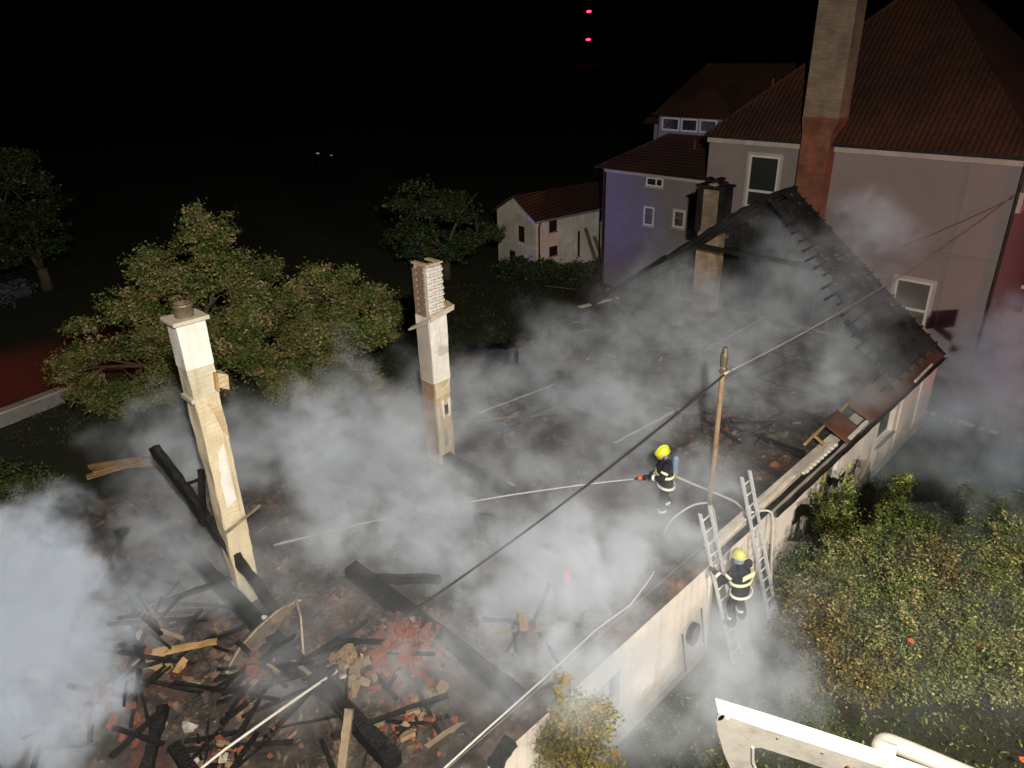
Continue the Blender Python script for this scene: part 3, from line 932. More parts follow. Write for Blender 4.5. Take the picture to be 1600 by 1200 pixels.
MB().uvbox(DU0 - .0, DU1 + .0, DV0, DV0 + .12, 7.665, 7.70).build('rim', 'ochre_plaster', c)
MB().uvbox(DU0 - .0, DU0 + .12, DV0 + .122, DV1, 7.665, 7.71).build('rim', 'ochre_plaster', c)
MB().uvbox(DU1 - .12, DU1, DV0 + .122, DV1, 7.665, 7.70).build('rim', 'ochre_plaster', c)
MB().uvbox(DU0 + .14, DU1 - .14, DV0 + .14, DV1 - .02, 7.662, 7.672).build('flue', 'char_board', c)
mb = MB()
mb.prism([W(DU0 - .03, DV0 - .06, 6.36), W(DU1 + .16, DV0 - .08, 6.50), W(DU1 + .18, DV0 - .08, 6.62), W(DU0 - .03, DV0 - .06, 6.50)], -VA * .03)
mb.prism([W(DU0 - .06, DV0 - .06, 6.42), W(DU0 - .06, DV1 + .10, 6.06), W(DU0 - .14, DV1 + .14, 6.0), W(DU0 - .10, DV0 - .08, 6.34)], Vector((0, 0, .05)))
mb.build('tin_collar', 'flashing', c, 'bent tin collar where the roof met the shaft')
mb = MB().prism([W(DU1 - .02, DV0 - .10, 6.5), W(DU1 + .20, DV0 - .02, 6.52), W(DU1 + .19, DV0 + .16, 6.58), W(DU1 - .04, DV0 + .1, 6.56)], Vector((0, 0, .09)))
mb.build('collar_board', 'yellow_timber', c)
f0 = DV0 + .015
g0 = DU0 + .015
patch([W(g0, DV0 + .04, 2.6), W(g0, DV1 - .02, 2.6), W(g0, DV1 - .02, 4.70), W(g0, DV0 + .05, 4.66), W(g0, DV0 + .09, 4.0), W(g0, DV0 + .05, 3.3)], nv_, .014, 'render_flake', 'brown_render', c)
patch([W(DU0, DV0 + .03, 4.75), W(DU0, DV1 - .02, 4.75), W(DU0, DV1 - .03, 6.2), W(DU0, DV0 + .06, 6.3), W(DU0, DV0 + .02, 5.6)], nv_, .012, 'render_flake', 'trim_plaster', c)
patch([W(DU0 + .03, DV0, 4.76), W(DU1 - .05, DV0, 4.8), W(DU1 - .02, DV0, 5.9), W(DU0 + .2, DV0, 6.05), W(DU0 + .03, DV0, 5.8)], nu_, .010, 'render_flake', 'white_plaster', c)
MB().uvbox(DU0 + .26, DU0 + .38, DV0 - .012, DV0 + .016, 3.80, 4.05).build('vent_hole', 'dark_metal', c)  # dark plate stands for the darkness of an open vent hole
for (a, b, z0, z1) in ((.20, .26, 3.7, 4.2), (.38, .45, 3.7, 4.2)):
    patch([W(DU0 + a, f0, z0), W(DU0 + b, f0, z0), W(DU0 + b, f0, z1), W(DU0 + a, f0, z1)], nu_, .016, 'render_flake', 'white_plaster', c)
patch([W(DU0 + .02, f0, 4.3), W(DU1 - .03, f0, 4.35), W(DU1 - .03, f0, 4.7), W(DU0 + .02, f0, 4.7)], nu_, .012, 'render_flake', 'cream_plaster', c)
patch([W(DU0 + .02, f0, 2.6), W(DU0 + .15, f0, 2.6), W(DU0 + .12, f0, 3.9), W(DU0 + .02, f0, 4.2)], nu_, .014, 'render_flake', 'cream_plaster', c)
patch([W(DU0 + .2, f0, 2.9), W(DU1 - .03, f0, 2.8), W(DU1 - .05, f0, 3.5), W(DU0 + .22, f0, 3.4)], nu_, .010, 'render_flake', 'sooty_brick', c)

# far: broad brick chimney, black slabs on top
EU0, EU1, EV0, EV1 = 24.75, 25.25, 13.55, 14.45
c = wavy_shaft(EU0, EU1, EV0, EV1, ZF - .3, 5.4, .02, 8, 12).build('chimney', 'sooty_brick', house, 'broad brick chimney with black broken capping')
wavy_shaft(EU0 + .02, EU1 - .02, EV0 + .02, EV1 - .02, 5.4, 7.05, .02, 9, 8).build('upper_shaft', 'tan_brick', c)
for (a, b) in ((EV0 - .10, EV0 + .10), (EV1 - .10, EV1 + .10)):
    MB().uvbox(EU0 - .08, EU1 + .08, a, b, 5.5, 7.15).build('burnt_lining', 'char_board', c)
MB().uvbox(EU0 - .16, EU1 + .16, EV0 - .16, EV1 + .16, 7.15, 7.23).build('cap', 'char_board', c)
for k in range(9):
    a = random.uniform(EV0 - .1, EV1 - .1); z = 7.27 + .07 * (k % 3)
    rot = Matrix.Rotation(R(45 + random.uniform(-25, 25)), 3, 'Z') @ Matrix.Rotation(R(random.uniform(-14, 14)), 3, 'X')
    MB().box(W(random.uniform(EU0, EU1), a, z), (.34, .2, .07), rot).build('cap_slab', 'char' if k % 3 else 'sooty_brick', c)
MB().uvbox(EU0 - .09, EU1 + .05, EV0 - .06, EV1 + .06, 2.95, 3.02).build('ledge', 'char_board', c)

# rafters still standing at the far gable, black boards on the rear slope
RZ, RV = 7.22, 11.4
def rf(v): return ZW + .1 + (RZ - ZW - .1) * (1 - abs(v - RV) / (RV - V0 if v < RV else V1 - RV))
roof = MB().beam(W(23.3, RV, RZ + .02), W(26.0, RV, RZ + .02), .14, .16, 10, .015, 1).build('roof_remains', 'char', house, 'charred rafters and boards left at the far gable')
for i, u in enumerate((25.7, 24.75, 23.8, 22.85, 21.9)):
    top = [RV, RV, RV, RV + .9, RV + 2.6][i]
    MB().beam(W(u, top, rf(top)), W(u, V1 + .15, rf(V1)), .12, .16, 14, .014, 20 + i).build('rafter', 'char', roof)
for i, (u, vb) in enumerate(((25.7, V0 - .1), (24.0, 9.9))):
    MB().beam(W(u, RV, rf(RV)), W(u, vb, rf(vb)), .12, .15, 12, .014, 30 + i).build('rafter', 'char', roof)
k = 0
v = RV + .25
while v < V1 - .1:
    ua = 22.3 + .5 * noise.noise(Vector((v * 1.7, 2, 0))) + max(0, (RV + 2.2 - v)) * .45
    if random.random() > .10:
        MB().beam(W(ua, v, rf(v) + .10), W(25.85, v, rf(v) + .10), .20, .025, 6, .006, 60 + k, up=(VA * .63 + ZA * .77)).build('roof_board', 'char_board', roof)
    k += 1
    v += .235
for (v, ua, ub) in ((9.9, 24.0, 25.8), (8.4, 24.9, 25.8), (7.0, 25.2, 25.8)):
    MB().beam(W(ua, v, rf(v) + .1), W(ub, v, rf(v) + .1), .07, .05, 5, .01, int(v * 3)).build('lath', 'char', roof)
MB().beam(W(23.8, 9.0, rf(9.0) - .1), W(23.8, 13.8, rf(9.0) - .1), .10, .15, 8, .012, 77).build('collar_tie', 'char', roof)
MB().beam(W(25.7, 8.6, rf(8.6) - .1), W(25.7, 14.2, rf(8.6) - .1), .10, .15, 8, .012, 78).build('collar_tie', 'char', roof)
# charred battens and patches of boarding on the front slope
v = V0 + .2
k = 0
while v < RV - .15:
    ua = 20.9 + (v - V0) / (RV - V0) * 3.1 + .6 * noise.noise(Vector((v * 2.1, 5, 0)))
    if random.random() > .12:
        MB().beam(W(ua, v, rf(v) + .11), W(25.85, v, rf(v) + .11), .06, .045, 9, .012, 140 + k).build('batten', 'char', roof)
    v += .27; k += 1
for i, (u, vt) in enumerate(((25.2, RV), (24.5, 10.6), (23.8, 9.4), (23.1, 8.6), (22.3, 7.6), (21.6, 6.9))):
    MB().beam(W(u, vt, rf(vt)), W(u, V0 + .1, rf(V0 + .1)), .11, .14, 10, .014, 170 + i).build('rafter', 'char', roof)
for i in range(70):
    v = random.uniform(V0 + .3, RV - .2); u = random.uniform(21.6 + (v - V0) / (RV - V0) * 2.6, 25.2)
    MB().beam(W(u, v, rf(v) + .05), W(min(25.8, u + random.uniform(.6, 1.6)), v, rf(v) + .05), .22, .025, 4, .01, 190 + i, up=(-VA * .63 + ZA * .77)).build('roof_board', 'char_board', roof)
# burnt gable boarding behind the rafters
v = V0 + .3
k = 0
while v < V1:
    zt = rf(v) - .10 - (random.random() < .3) * random.uniform(.05, .5)
    if zt > 2.45:
        MB().beam(W(25.88, v, 2.3), W(25.88, v, zt), .26, .03, 5, .016, 90 + k, up=UA).build('gable_board', 'char_board', roof)
    v += .285; k += 1

# ------------------------------------------------------------------ neighbouring houses


def courses(el, er, tl, tr, rows_, lift=.03):
    """tile courses between an eaves edge and a top edge, each lapping the one below"""
    el, er, tl, tr = map(Vector, (el, er, tl, tr))
    nrm = (er - el).cross((tl + tr) / 2 - (el + er) / 2).normalized()
    if nrm.z < 0: nrm = -nrm
    mbx = MB()
    for i in range(rows_):
        t0, t1 = i / rows_, (i + 1) / rows_
        a, b = el.lerp(tl, t0), er.lerp(tr, t0)
        c_, d_ = er.lerp(tr, t1), el.lerp(tl, t1)
        mbx.add([a + nrm * lift, b + nrm * lift, c_ + nrm * .004, d_ + nrm * .004, a, b], [(0, 1, 2, 3), (4, 5, 1, 0)])
    return mbx


def window(parent, u, va, vb, z0, z1, fr_mt='window_white', pane_mt='glass', bars=(), trim=.0, depth=.10, sill=True):
    """a window in a wall facing the burnt house (plane u): frame, panes, sill"""
    t = .085
    w = MB()
    x0, x1 = u - .035, u + .05
    w.uvbox(x0, x1, va, va + t, z0, z1); w.uvbox(x0, x1, vb - t, vb, z0, z1)
    w.uvbox(x0, x1, va + t, vb - t, z0, z0 + t); w.uvbox(x0, x1, va + t, vb - t, z1 - t, z1)
    for (kind_, p) in bars:
        if kind_ == 'h': w.uvbox(x0 + .004, x1, va + t, vb - t, p - .05, p + .05)
        else: w.uvbox(x0 + .006, x1, p - .04, p + .04, z0 + t, z1 - t)
    fr = w.build('window', fr_mt, parent)
    MB().uvbox(u + .0, u + .02, va + t, vb - t, z0 + t, z1 - t).build('pane', pane_mt, fr)
    if sill: MB().uvbox(u - .12, u - .004, va - .06, vb + .06, z0 - .07, z0 - .004).build('sill', 'trim_plaster', fr)
    if trim:
        q = MB()
        q.uvbox(u - .03, u - .004, va - trim, va - .003, z0 - .0, z1 + trim); q.uvbox(u - .03, u - .004, vb + .003, vb + trim, z0, z1 + trim)
        q.uvbox(u - .03, u - .004, va - .002, vb + .002, z1 + .003, z1 + trim)
        q.build('surround', 'trim_plaster', fr)
    return fr


# tall grey house with the brick chimney
BU, BV0, BV1, BE = 30.0, 5.41, 17.3, 8.35
th = empty('tall_house', W(36, 11.3, 0), 'tall grey rendered house with brown hipped roof and brick chimney stack', 'house')
MB().uvbox(BU, 42.0, BV0, BV1, -.2, BE - .02).build('wall', 'grey_plaster', th)
MB().uvbox(BU - .12, BU - .004, BV0 - .12, BV1 + .05, BE - .34, BE - .05).build('cornice', 'trim_plaster', th)
MB().uvbox(BU - .06, BU - .004, BV0 - .0, BV1 - .3, 4.66, 4.74).build('string_course', 'grey_plaster', th)
MB().uvbox(BU, 42, BV0 - .12, BV0 - .004, BE - .34, BE - .05).build('cornice', 'trim_plaster', th)
o_ = .42
A = W(BU - o_, BV1 + o_ - .4, BE); B = W(BU - o_, BV0 - o_, BE); C = W(42.4, BV0 - o_, BE); D = W(42.4, BV1 + o_ - .4, BE)
half = (BV1 - BV0 + 2 * o_ - .4) / 2
ap1 = W(BU - o_ + half, (BV0 + BV1) / 2 - .2, BE + .96 * half); ap2 = W(42.4 - half * .7, (BV0 + BV1) / 2 - .2, BE + .96 * half)
rt = courses(A, B, ap1, ap1, 38).build('roof', 'roof_tile', th)
for q in ((B, C, ap1, ap2), (D, A, ap2, ap1)):
    courses(*q, 38).build('roof_slope', 'roof_tile_side', rt)
courses(C, D, ap2, ap2, 30).build('roof_slope', 'roof_tile', rt)
MB().tube([A, ap1], .07, 6).build('hip_tiles', 'roof_tile', rt); MB().tube([B, ap1], .07, 6).build('hip_tiles', 'roof_tile', rt)
MB().tube([ap1, ap2], .08, 6).build('ridge_tiles', 'roof_tile', rt)
MB().tube([A + Vector((0, 0, -.03)), B + Vector((0, 0, -.03))], .06, 8).build('gutter', 'dark_metal', th)
window(th, BU, 13.95, 15.3, 5.45, 7.62, pane_mt='glass', bars=(('h', 6.15),), trim=.12)
window(th, BU, 7.3, 8.62, 1.62, 3.54, pane_mt='curtain', bars=(('h', 2.4),), trim=.12)
MB().tube([W(BU - .09, BV0 - .03, 8.2), W(BU - .09, BV0 - .03, .1)], .06, 8).build('drainpipe', 'dark_metal', th)
MB().tube([W(BU - .04, 7.0, 8.0), W(BU - .04, 6.95, 2.2), W(BU - .04, 7.0, .1)], .02, 6).build('conduit', 'grey_plaster', th)
MB().uvbox(BU + .3, BU + .9, BV0 - .16, BV0 - .003, 6.4, 7.1).build('meter_box', 'trim_plaster', th)
# chimney stack built against the wall
ck = MB().uvbox(29.35, 29.996, 11.78, 12.90, -.1, 8.6).build('chimney', 'red_brick', th, 'red brick chimney stack, paler brick above')
mb = MB()
mb.add([W(29.35, 11.78, 8.6), W(30.2, 11.78, 8.6), W(30.2, 12.90, 8.6), W(29.35, 12.90, 8.6), W(29.28, 11.52, 9.3), W(30.22, 11.52, 9.3), W(30.22, 12.97, 9.3), W(29.28, 12.97, 9.3)],
       [(0, 1, 2, 3), (4, 5, 6, 7), (0, 1, 5, 4), (1, 2, 6, 5), (2, 3, 7, 6), (3, 0, 4, 7)])
mb.build('corbel', 'red_brick', ck)
MB().uvbox(29.30, 30.20, 11.56, 12.95, 9.3, 15.2).build('upper_stack', 'tan_brick', ck)
MB().uvbox(29.2, 30.3, 11.46, 13.05, 15.2, 15.4).build('cap', 'concrete', ck)

# lower wing with the blue beacon light on it
wg = empty('wing_house', W(34, 20.6, 0), 'lower plain house with three small windows and hipped tile roof', 'house')
MB().uvbox(31.0, 36.0, 17.32, 23.7, -.2, 6.2).build('wall', 'wing_plaster', wg)
MB().uvbox(30.9, 30.996, 17.35, 23.8, 6.0, 6.19).build('cornice', 'trim_plaster', wg)
A = W(30.6, 24.1, 6.22); B = W(30.6, 17.33, 6.22); T1 = W(35.9, 22.4, 7.75); T2 = W(35.9, 17.33, 7.75)
rt = courses(A, B, T1, T2, 18).build('roof', 'roof_tile', wg)
courses(W(36, 24.1, 6.22), A, W(36, 22.4, 7.75), T1, 18).build('roof_slope', 'roof_tile_side', rt)
MB().tube([A, T1], .07, 6).build('hip_tiles', 'roof_tile', rt)
for (v, u, h) in ((20.2, 33.6, .35), (20.0, 34.3, .25)):
    MB().tube([W(u, v, 7.0), W(u, v, 7.15 + h)], .07, 8).build('roof_vent', 'brown_tin', rt)
window(wg, 31.0, 20.2, 21.2, 5.55, 6.0, bars=(('v', 20.6),))
window(wg, 31.0, 20.62, 21.25, 3.6, 4.55)
window(wg, 31.0, 18.85, 19.5, 3.75, 4.6, pane_mt='curtain', trim=.06)
MB().tube([W(30.9, 23.75, 6.1), W(30.9, 23.75, .1)], .05, 8).build('drainpipe', 'dark_metal', wg)
MB().uvbox(30.97, 30.997, 17.4, 23.6, 4.2, 4.25).build('string_course', 'wing_plaster', wg)

# rear block with the dormer
rb = empty('rear_house', W(40, 20, 0), 'house behind with steep dark red roof and dormer windows', 'house')
MB().uvbox(36.02, 46, 15.0, 24.3, -.2, 7.9).build('wall', 'wing_plaster', rb)
A = W(35.6, 24.8, 7.9); B = W(35.6, 14.6, 7.9); T1 = W(41, 24.2, 10.75); T2 = W(41, 14.6, 10.8)
rt = courses(A, B, T1, T2, 24).build('roof', 'roof_tile', rb)
courses(W(46.4, 14.6, 7.9), W(46.4, 24.8, 7.9), T2, T1, 24).build('roof_slope', 'roof_tile', rt)
MB().prism([W(35.8, 24.2, 7.9), W(46, 24.2, 7.9), W(41, 24.2, 10.6)], VA * .06).build('gable', 'wing_plaster', rb)
dm = MB().uvbox(35.1, 38, 19.3, 23.4, 6.6, 8.42).build('bay', 'wing_plaster', rb)
dr = MB()
dr.add([W(34.8, 23.8, 8.42), W(34.8, 18.9, 8.42), W(40.4, 18.9, 8.5), W(40.4, 23.8, 8.5), W(37.3, 21.4, 9.7), W(39.8, 21.4, 9.8)],
       [(0, 1, 4), (1, 2, 5, 4), (3, 0, 4, 5), (2, 3, 5)])
dr.build('bay_roof', 'roof_tile', dm)
for (a, b) in ((22.1, 23.2), (21.0, 22.0), (19.9, 20.9)):
    window(rb, 35.1, a, b, 7.68, 8.34, sill=False)
MB().tube([W(38.6, 18.9, 9.3), W(38.6, 18.9, 10.1)], .08, 8).build('roof_vent', 'brown_tin', rb)

# small white barn house far behind
ba, bl_, bg_ = Vector((1.55, 40.6, 0)), Vector((.80, .60, 0)), Vector((-.60, .80, 0))
LB, GB, EB = 7.2, 3.6, 3.2
bh_ = empty('barn_house', ba + bl_ * 3.5 + bg_ * 1.8, 'small off-white barn with red tin roof behind dark shrubs', 'barn')
RB = Matrix((bl_, bg_, ZA)).transposed()


def bb(l0, l1, g0, g1, z0, z1, mbx=None):
    return (mbx or MB()).box(ba + bl_ * ((l0 + l1) / 2) + bg_ * ((g0 + g1) / 2) + ZA * ((z0 + z1) / 2), (l1 - l0, g1 - g0, z1 - z0), RB)


bb(0, LB, 0, GB, -.2, EB).build('wall', 'barn_plaster', bh_)
for l in (0.0, LB - .2):
    MB().prism([ba + bl_ * l + ZA * EB, ba + bl_ * l + bg_ * GB + ZA * EB, ba + bl_ * l + bg_ * GB / 2 + ZA * (EB + 1.0)], bl_ * .2).build('gable', 'barn_plaster', bh_)
e0 = ba - bl_ * .25 - bg_ * .25 + ZA * (EB - .1); e1 = ba + bl_ * (LB + .2) - bg_ * .25 + ZA * (EB - .1)
r0 = ba - bl_ * .25 + bg_ * GB / 2 + ZA * (EB + 1.08); r1_ = ba + bl_ * (LB + .2) + bg_ * GB / 2 + ZA * (EB + 1.08)
rt = courses(e0, e1, r0, r1_, 9).build('roof', 'roof_tile', bh_)
courses(e1 + bg_ * (GB + .5), e0 + bg_ * (GB + .5), r1_, r0, 9).build('roof_slope', 'roof_tile', rt)
bb(-.25, LB + .2, -.32, -.24, EB - .16, EB - .06).build('gutter', 'concrete', bh_)
for (l0, l1, z0, z1) in ((1.0, 1.55, 2.3, 2.95), (1.0, 1.6, .9, 1.45), (4.9, 5.3, 2.35, 2.95), (3.2, 3.35, .5, 2.0), (5.2, 5.35, 1.9, 2.05), (5.9, 6.3, .2, 1.6)):
    w_ = bb(l0, l1, -.03, -.004, z0, z1).build('window', 'dark_opening', bh_)
    bb(l0 - .06, l1 + .06, -.06, -.031, z0 - .06, z0 - .005).build('sill', 'concrete', w_)
for (g0, g1, z0, z1) in ((1.0, 1.5, 1.7, 2.6), (1.9, 2.4, .2, 1.0)):
    MB().box(ba - bl_ * .015 + bg_ * ((g0 + g1) / 2) + ZA * ((z0 + z1) / 2), (.03, g1 - g0, z1 - z0), RB).build('window', 'dark_opening', bh_)
MB().tube([ba - bg_ * .08 + bl_ * .35 + ZA * 3.1, ba - bg_ * .08 + bl_ * .2 + ZA * 2.7, ba - bg_ * .08 + bl_ * .2 + ZA * .1], .05, 7).build('drainpipe', 'dark_metal', bh_)
bb(0, LB, -.03, -.004, 2.16, 2.24).build('string_course', 'barn_plaster', bh_)
MB().box(ba - bl_ * .02 + bg_ * GB / 2 + ZA * 1.45, (.05, GB, .08), RB).build('string_course', 'barn_plaster', bh_)
for k, (l, lean, lab) in enumerate(((4.0, .5, 'long grey plank leaning on the small barn wall'), (4.6, .25, 'short pale plank leaning on the barn wall nearer its door'))):
    p = ba + bl_ * l - bg_ * .9
    single('leaning_plank', MB().beam(p, p + bg_ * .85 - bl_ * lean * .5 + ZA * (2.1 - k * .6), .3, .05, 4, .01, k), 'old_timber', p, lab, 'plank', 'planks leaning on the barn')

# outbuilding at the right edge
ob = empty('outbuilding', W(38, 3.6, 0), 'low white outbuilding with black lean-to roof beside the tall house', 'shed')
MB().uvbox(36.0, 40, .8, 5.2, -.1, 2.4).build('wall', 'trim_plaster', ob)
MB().prism([W(35.6, .6, 2.45), W(40.2, .6, 3.7), W(40.2, .6, 3.8), W(35.6, .6, 2.55)], VA * 4.75).build('roof', 'char_board', ob)
MB().uvbox(35.55, 35.63, .55, 5.4, 2.36, 2.52).build('fascia', 'window_white', ob)
fr = MB()
for v in (2.9, 3.4, 3.9, 4.4): fr.uvbox(35.93, 35.99, v - .03, v + .03, 1.1, 2.2)
for z in (1.1, 1.65, 2.2): fr.uvbox(35.92, 35.995, 2.87, 4.43, z - .03, z + .03)
fr = fr.build('window', 'window_white', ob)
for a in (2.93, 3.43, 3.93):
    for z in (1.13, 1.68):
        MB().uvbox(35.96, 35.98, a, a + .44, z, z + .49).build('pane', 'glass', fr)
single('wall_cabinet', MB().uvbox(33.3, 33.8, 4.75, 5.38, .0, 1.9), 'window_white', W(33.5, 5.1, 0), 'narrow white cabinet standing by the tall house corner', 'cabinet', bevel=.02)

# ------------------------------------------------------------------ garden walls and fences
lw = empty('garden_wall', at(70, 640, 0), 'low concrete wall with pale coping at the lawn edge', 'wall')
a, b = at(-60, 690, 0), at(165, 602, 0)
a = a - (b - a) * 2.0
MB().beam(a + ZA * .25, b + ZA * .25, .3, .5, 30, .01, 2).build('body', 'concrete', lw)
MB().beam(a + ZA * .54, b + ZA * .54, .4, .07, 30, .006, 3).build('coping', 'trim_plaster', lw)
gf = empty('garden_fence', at(800, 470, 0), 'thin wire garden fence behind the dark lawn', 'fence')
pts = [at(x, y, 0) for x, y in ((700, 500), (745, 478), (800, 462), (850, 455), (900, 468), (945, 476))]
for p in pts:
    MB().tube([p, p + ZA * 1.05], .022, 6).build('post', 'dark_metal', gf)
for z in (.3, .7, 1.1):
    MB().tube([p + ZA * z for p in pts], .004, 4).build('wire', 'dark_metal', gf)
MB().tube([pts[3] + ZA * .3, pts[4] + ZA * .55], .02, 6).build('rail', 'old_timber', gf)

# mast with red warning lamps, two far lamps
ms = empty('radio_mast', (42.5, 400, -.4), 'distant radio mast with two red warning lamps', 'mast')
for dx, dy in ((-.5, -.3), (.5, -.3), (0, .5)):
    MB().tube([(42.5 + dx, 400 + dy, -.4), (42.5 + dx * .4, 400 + dy * .4, 24)], .06, 5).build('leg', 'dark_metal', ms)
for k in range(12):
    z = 1 + k * 2
    MB().tube([(42.5 - .45, 399.75, z), (42.5 + .45, 399.75, z + 2)], .03, 4).build('brace', 'dark_metal', ms)
for z in (23.5, 11.1):
    mb = MB().lump((42.5, 399.2, z), 1.0, 1, 2, 0.0, (1.25, .6, .55))
    mb.build('warning_lamp', 'red_lamp', ms, smooth=True)
for (x, z, s_, lab) in ((-14.8, 4.5, 1.0, 'faint far lamp on a post, the brighter of two'), (-13.75, 4.32, .7, 'faint far lamp on a post, the dimmer of two')):
    l_ = empty('lamp_post', (x, 60, -.03), lab, 'lamp', 'far lamps beyond the garden')
    MB().tube([(x, 60, -.05), (x, 60, z)], .03, 6).build('post', 'char', l_)
    MB().lump((x, 59.9, z + .04), .085 * s_, 2, 2, 0.0, (1.5, .8, .6)).build('lantern', 'white_lamp', l_, smooth=True)

# ------------------------------------------------------------------ fallen timbers
BEAM_GROUP = 'burnt timbers lying on the attic floor'


def timber(name, pts, w, h, mt, label, seg=14, jit=.014, seed=1, cat='beam', group=BEAM_GROUP, taper=1.0):
    mb_ = MB()
    for a_, b_ in zip(pts, pts[1:]):
        mb_.beam(a_, b_, w, h, seg, jit, seed, taper=taper)
    low = min(pts, key=lambda p: p.z)
    return single(name, mb_, mt, low, label, cat, group)


def onv(px, py, v):
    p = at(px, py, 0) ; o0 = Vector((0, 0, CAM_H)); d_ = p - o0
    vd = (d_.y - d_.x) * S
    return o0 + d_ * (v / vd)


timber('charred_rafter', [onv(432, 955, 10.95), onv(240, 698, 13.4)], .15, .19, 'char', 'long charred rafter leaning up beside the cream chimney', 26, .018, 1)
r_a = onv(318, 805, 12.4)
timber('charred_strut', [onv(318, 815, 12.3), onv(314, 735, 12.45)], .09, .10, 'char', 'short upright charred strut nailed to the leaning rafter', 8, .012, 2)
timber('charred_lath', [onv(286, 758, 12.8), onv(334, 742, 12.4)], .05, .05, 'char', 'thin charred lath crossing behind the leaning rafter top', 6, .008, 3)
timber('charred_lath', [at(240, 946, 2.75), at(372, 899, 2.85)], .09, .08, 'char', 'charred lath lying across the tie beam below the cream chimney', 10, .012, 4)
timber('scorched_plank', [at(225, 1024, 2.62), at(338, 1002, 2.72)], .13, .06, 'timber', 'split orange plank on the debris beside the white smoke', 8, .014, 5, 'plank')
timber('scorched_plank', [at(212, 1036, 2.55), at(266, 1046, 2.55)], .16, .08, 'yellow_timber', 'stubby pale yellow board on debris under the split plank', 6, .012, 6, 'plank')
timber('scorched_plank', [at(275, 1050, 2.55), at(290, 1030, 2.6)], .12, .05, 'timber', 'tiny orange offcut on debris beside the stubby yellow board', 4, .012, 7, 'plank')
timber('charred_beam', [at(255, 1105, 2.62), at(225, 1215, 2.55)], .16, .16, 'char', 'charred beam end sloping to the bottom edge beside red bricks', 10, .016, 8)
timber('leaning_post', [at(533, 1212, 2.42), at(546, 1108, 2.95)], .13, .09, 'old_timber', 'pale weathered post leaning between two charred beams', 8, .006, 9, 'post')
timber('charred_beam', [at(498, 1052, 2.75), at(612, 1196, 2.75)], .17, .2, 'char', 'thick charred beam beside the pale leaning post', 14, .018, 10)
timber('charred_board', [at(430, 1010, 2.7), at(485, 1055, 2.75)], .06, .05, 'old_timber', 'thin brown batten resting against the bent metal hoop', 6, .006, 11, 'batten')
timber('charred_beam', [at(770, 1200, 2.5), at(800, 1155, 2.6)], .2, .16, 'char', 'charred beam stub by the near wall top at the bottom edge', 8, .016, 12)
timber('charred_beam', [at(948, 452, 2.75), at(1012, 532, 2.55)], .14, .14, 'old_timber', 'ashen grey beam sloping off the rear wall near the far gable', 12, .014, 13)
timber('charred_beam', [at(880, 585, 2.6), at(945, 640, 2.6)], .18, .16, 'char', 'black beam lying mid floor behind the firefighter with the hose', 10, .016, 14)
timber('charred_beam', [at(905, 590, 2.55), at(1010, 600, 2.6)], .16, .14, 'char', 'black beam lying crosswise in rubble beyond the fallen ridge strip', 10, .016, 15)
timber('charred_beam', [at(1290, 480, 2.7), at(1390, 560, 2.6)], .18, .16, 'char', 'black beam in the smoke near the far end of the wall', 10, .016, 16)
timber('charred_beam', [at(560, 905, 2.62), at(690, 905, 2.55)], .14, .14, 'char', 'charred beam half hidden in smoke under the overhead cable', 10, .016, 17)
timber('charred_beam', [at(735, 585, 2.7), at(800, 610, 2.55)], .2, .18, 'char', 'charred beam stub against the broken rear wall', 8, .016, 18)
timber('charred_board', [at(905, 480, 2.62), at(965, 465, 2.65)], .2, .04, 'pale_wood', 'pale ash covered board at the rear wall by the far gable', 6, .012, 19, 'board')
# pale strips of the fallen ridge
for (pa, pb, w_, lab) in (((748, 645), (868, 600), .05, 'pale metal ridge strip on the floor beside the middle chimney'), ((960, 692), (1062, 638), .07, 'pale metal ridge strip on the floor behind the yellow helmet'),
                          ((1100, 548), (1197, 494), .07, 'pale metal ridge strip on the floor behind the wooden pole top')):
    timber('ridge_strip', [at(*pa, 2.62), at(*pb, 2.66)], w_, .02, 'zinc', lab, 14, .010, 21, 'strip', 'fallen ridge strips')

# bent sheet metal hoop
hp = [(348, 1078, 2.5), (356, 1045, 2.68), (375, 1012, 2.85), (402, 982, 3.0), (432, 956, 3.12), (462, 936, 3.2)]
hp = [at(*p) for p in hp]
ht = empty('metal_hoop', at(420, 1040, 2.42), 'bent sheet metal hoop standing in the debris below the leaning rafter', 'sheet metal')


def ribbon(pts, wv, th):
    m_ = MB()
    wv = Vector(wv)
    vs_ = []
    for p in pts: vs_ += [p, p + wv, p + wv + Vector((.004, .004, th)), p + Vector((.004, .004, th))]
    n_ = len(pts)
    fs_ = [(i * 4 + j, i * 4 + (j + 1) % 4, i * 4 + 4 + (j + 1) % 4, i * 4 + 4 + j) for i in range(n_ - 1) for j in range(4)]
    fs_ += [(3, 2, 1, 0), ((n_ - 1) * 4, (n_ - 1) * 4 + 1, (n_ - 1) * 4 + 2, (n_ - 1) * 4 + 3)]
    return m_.add(vs_, fs_)


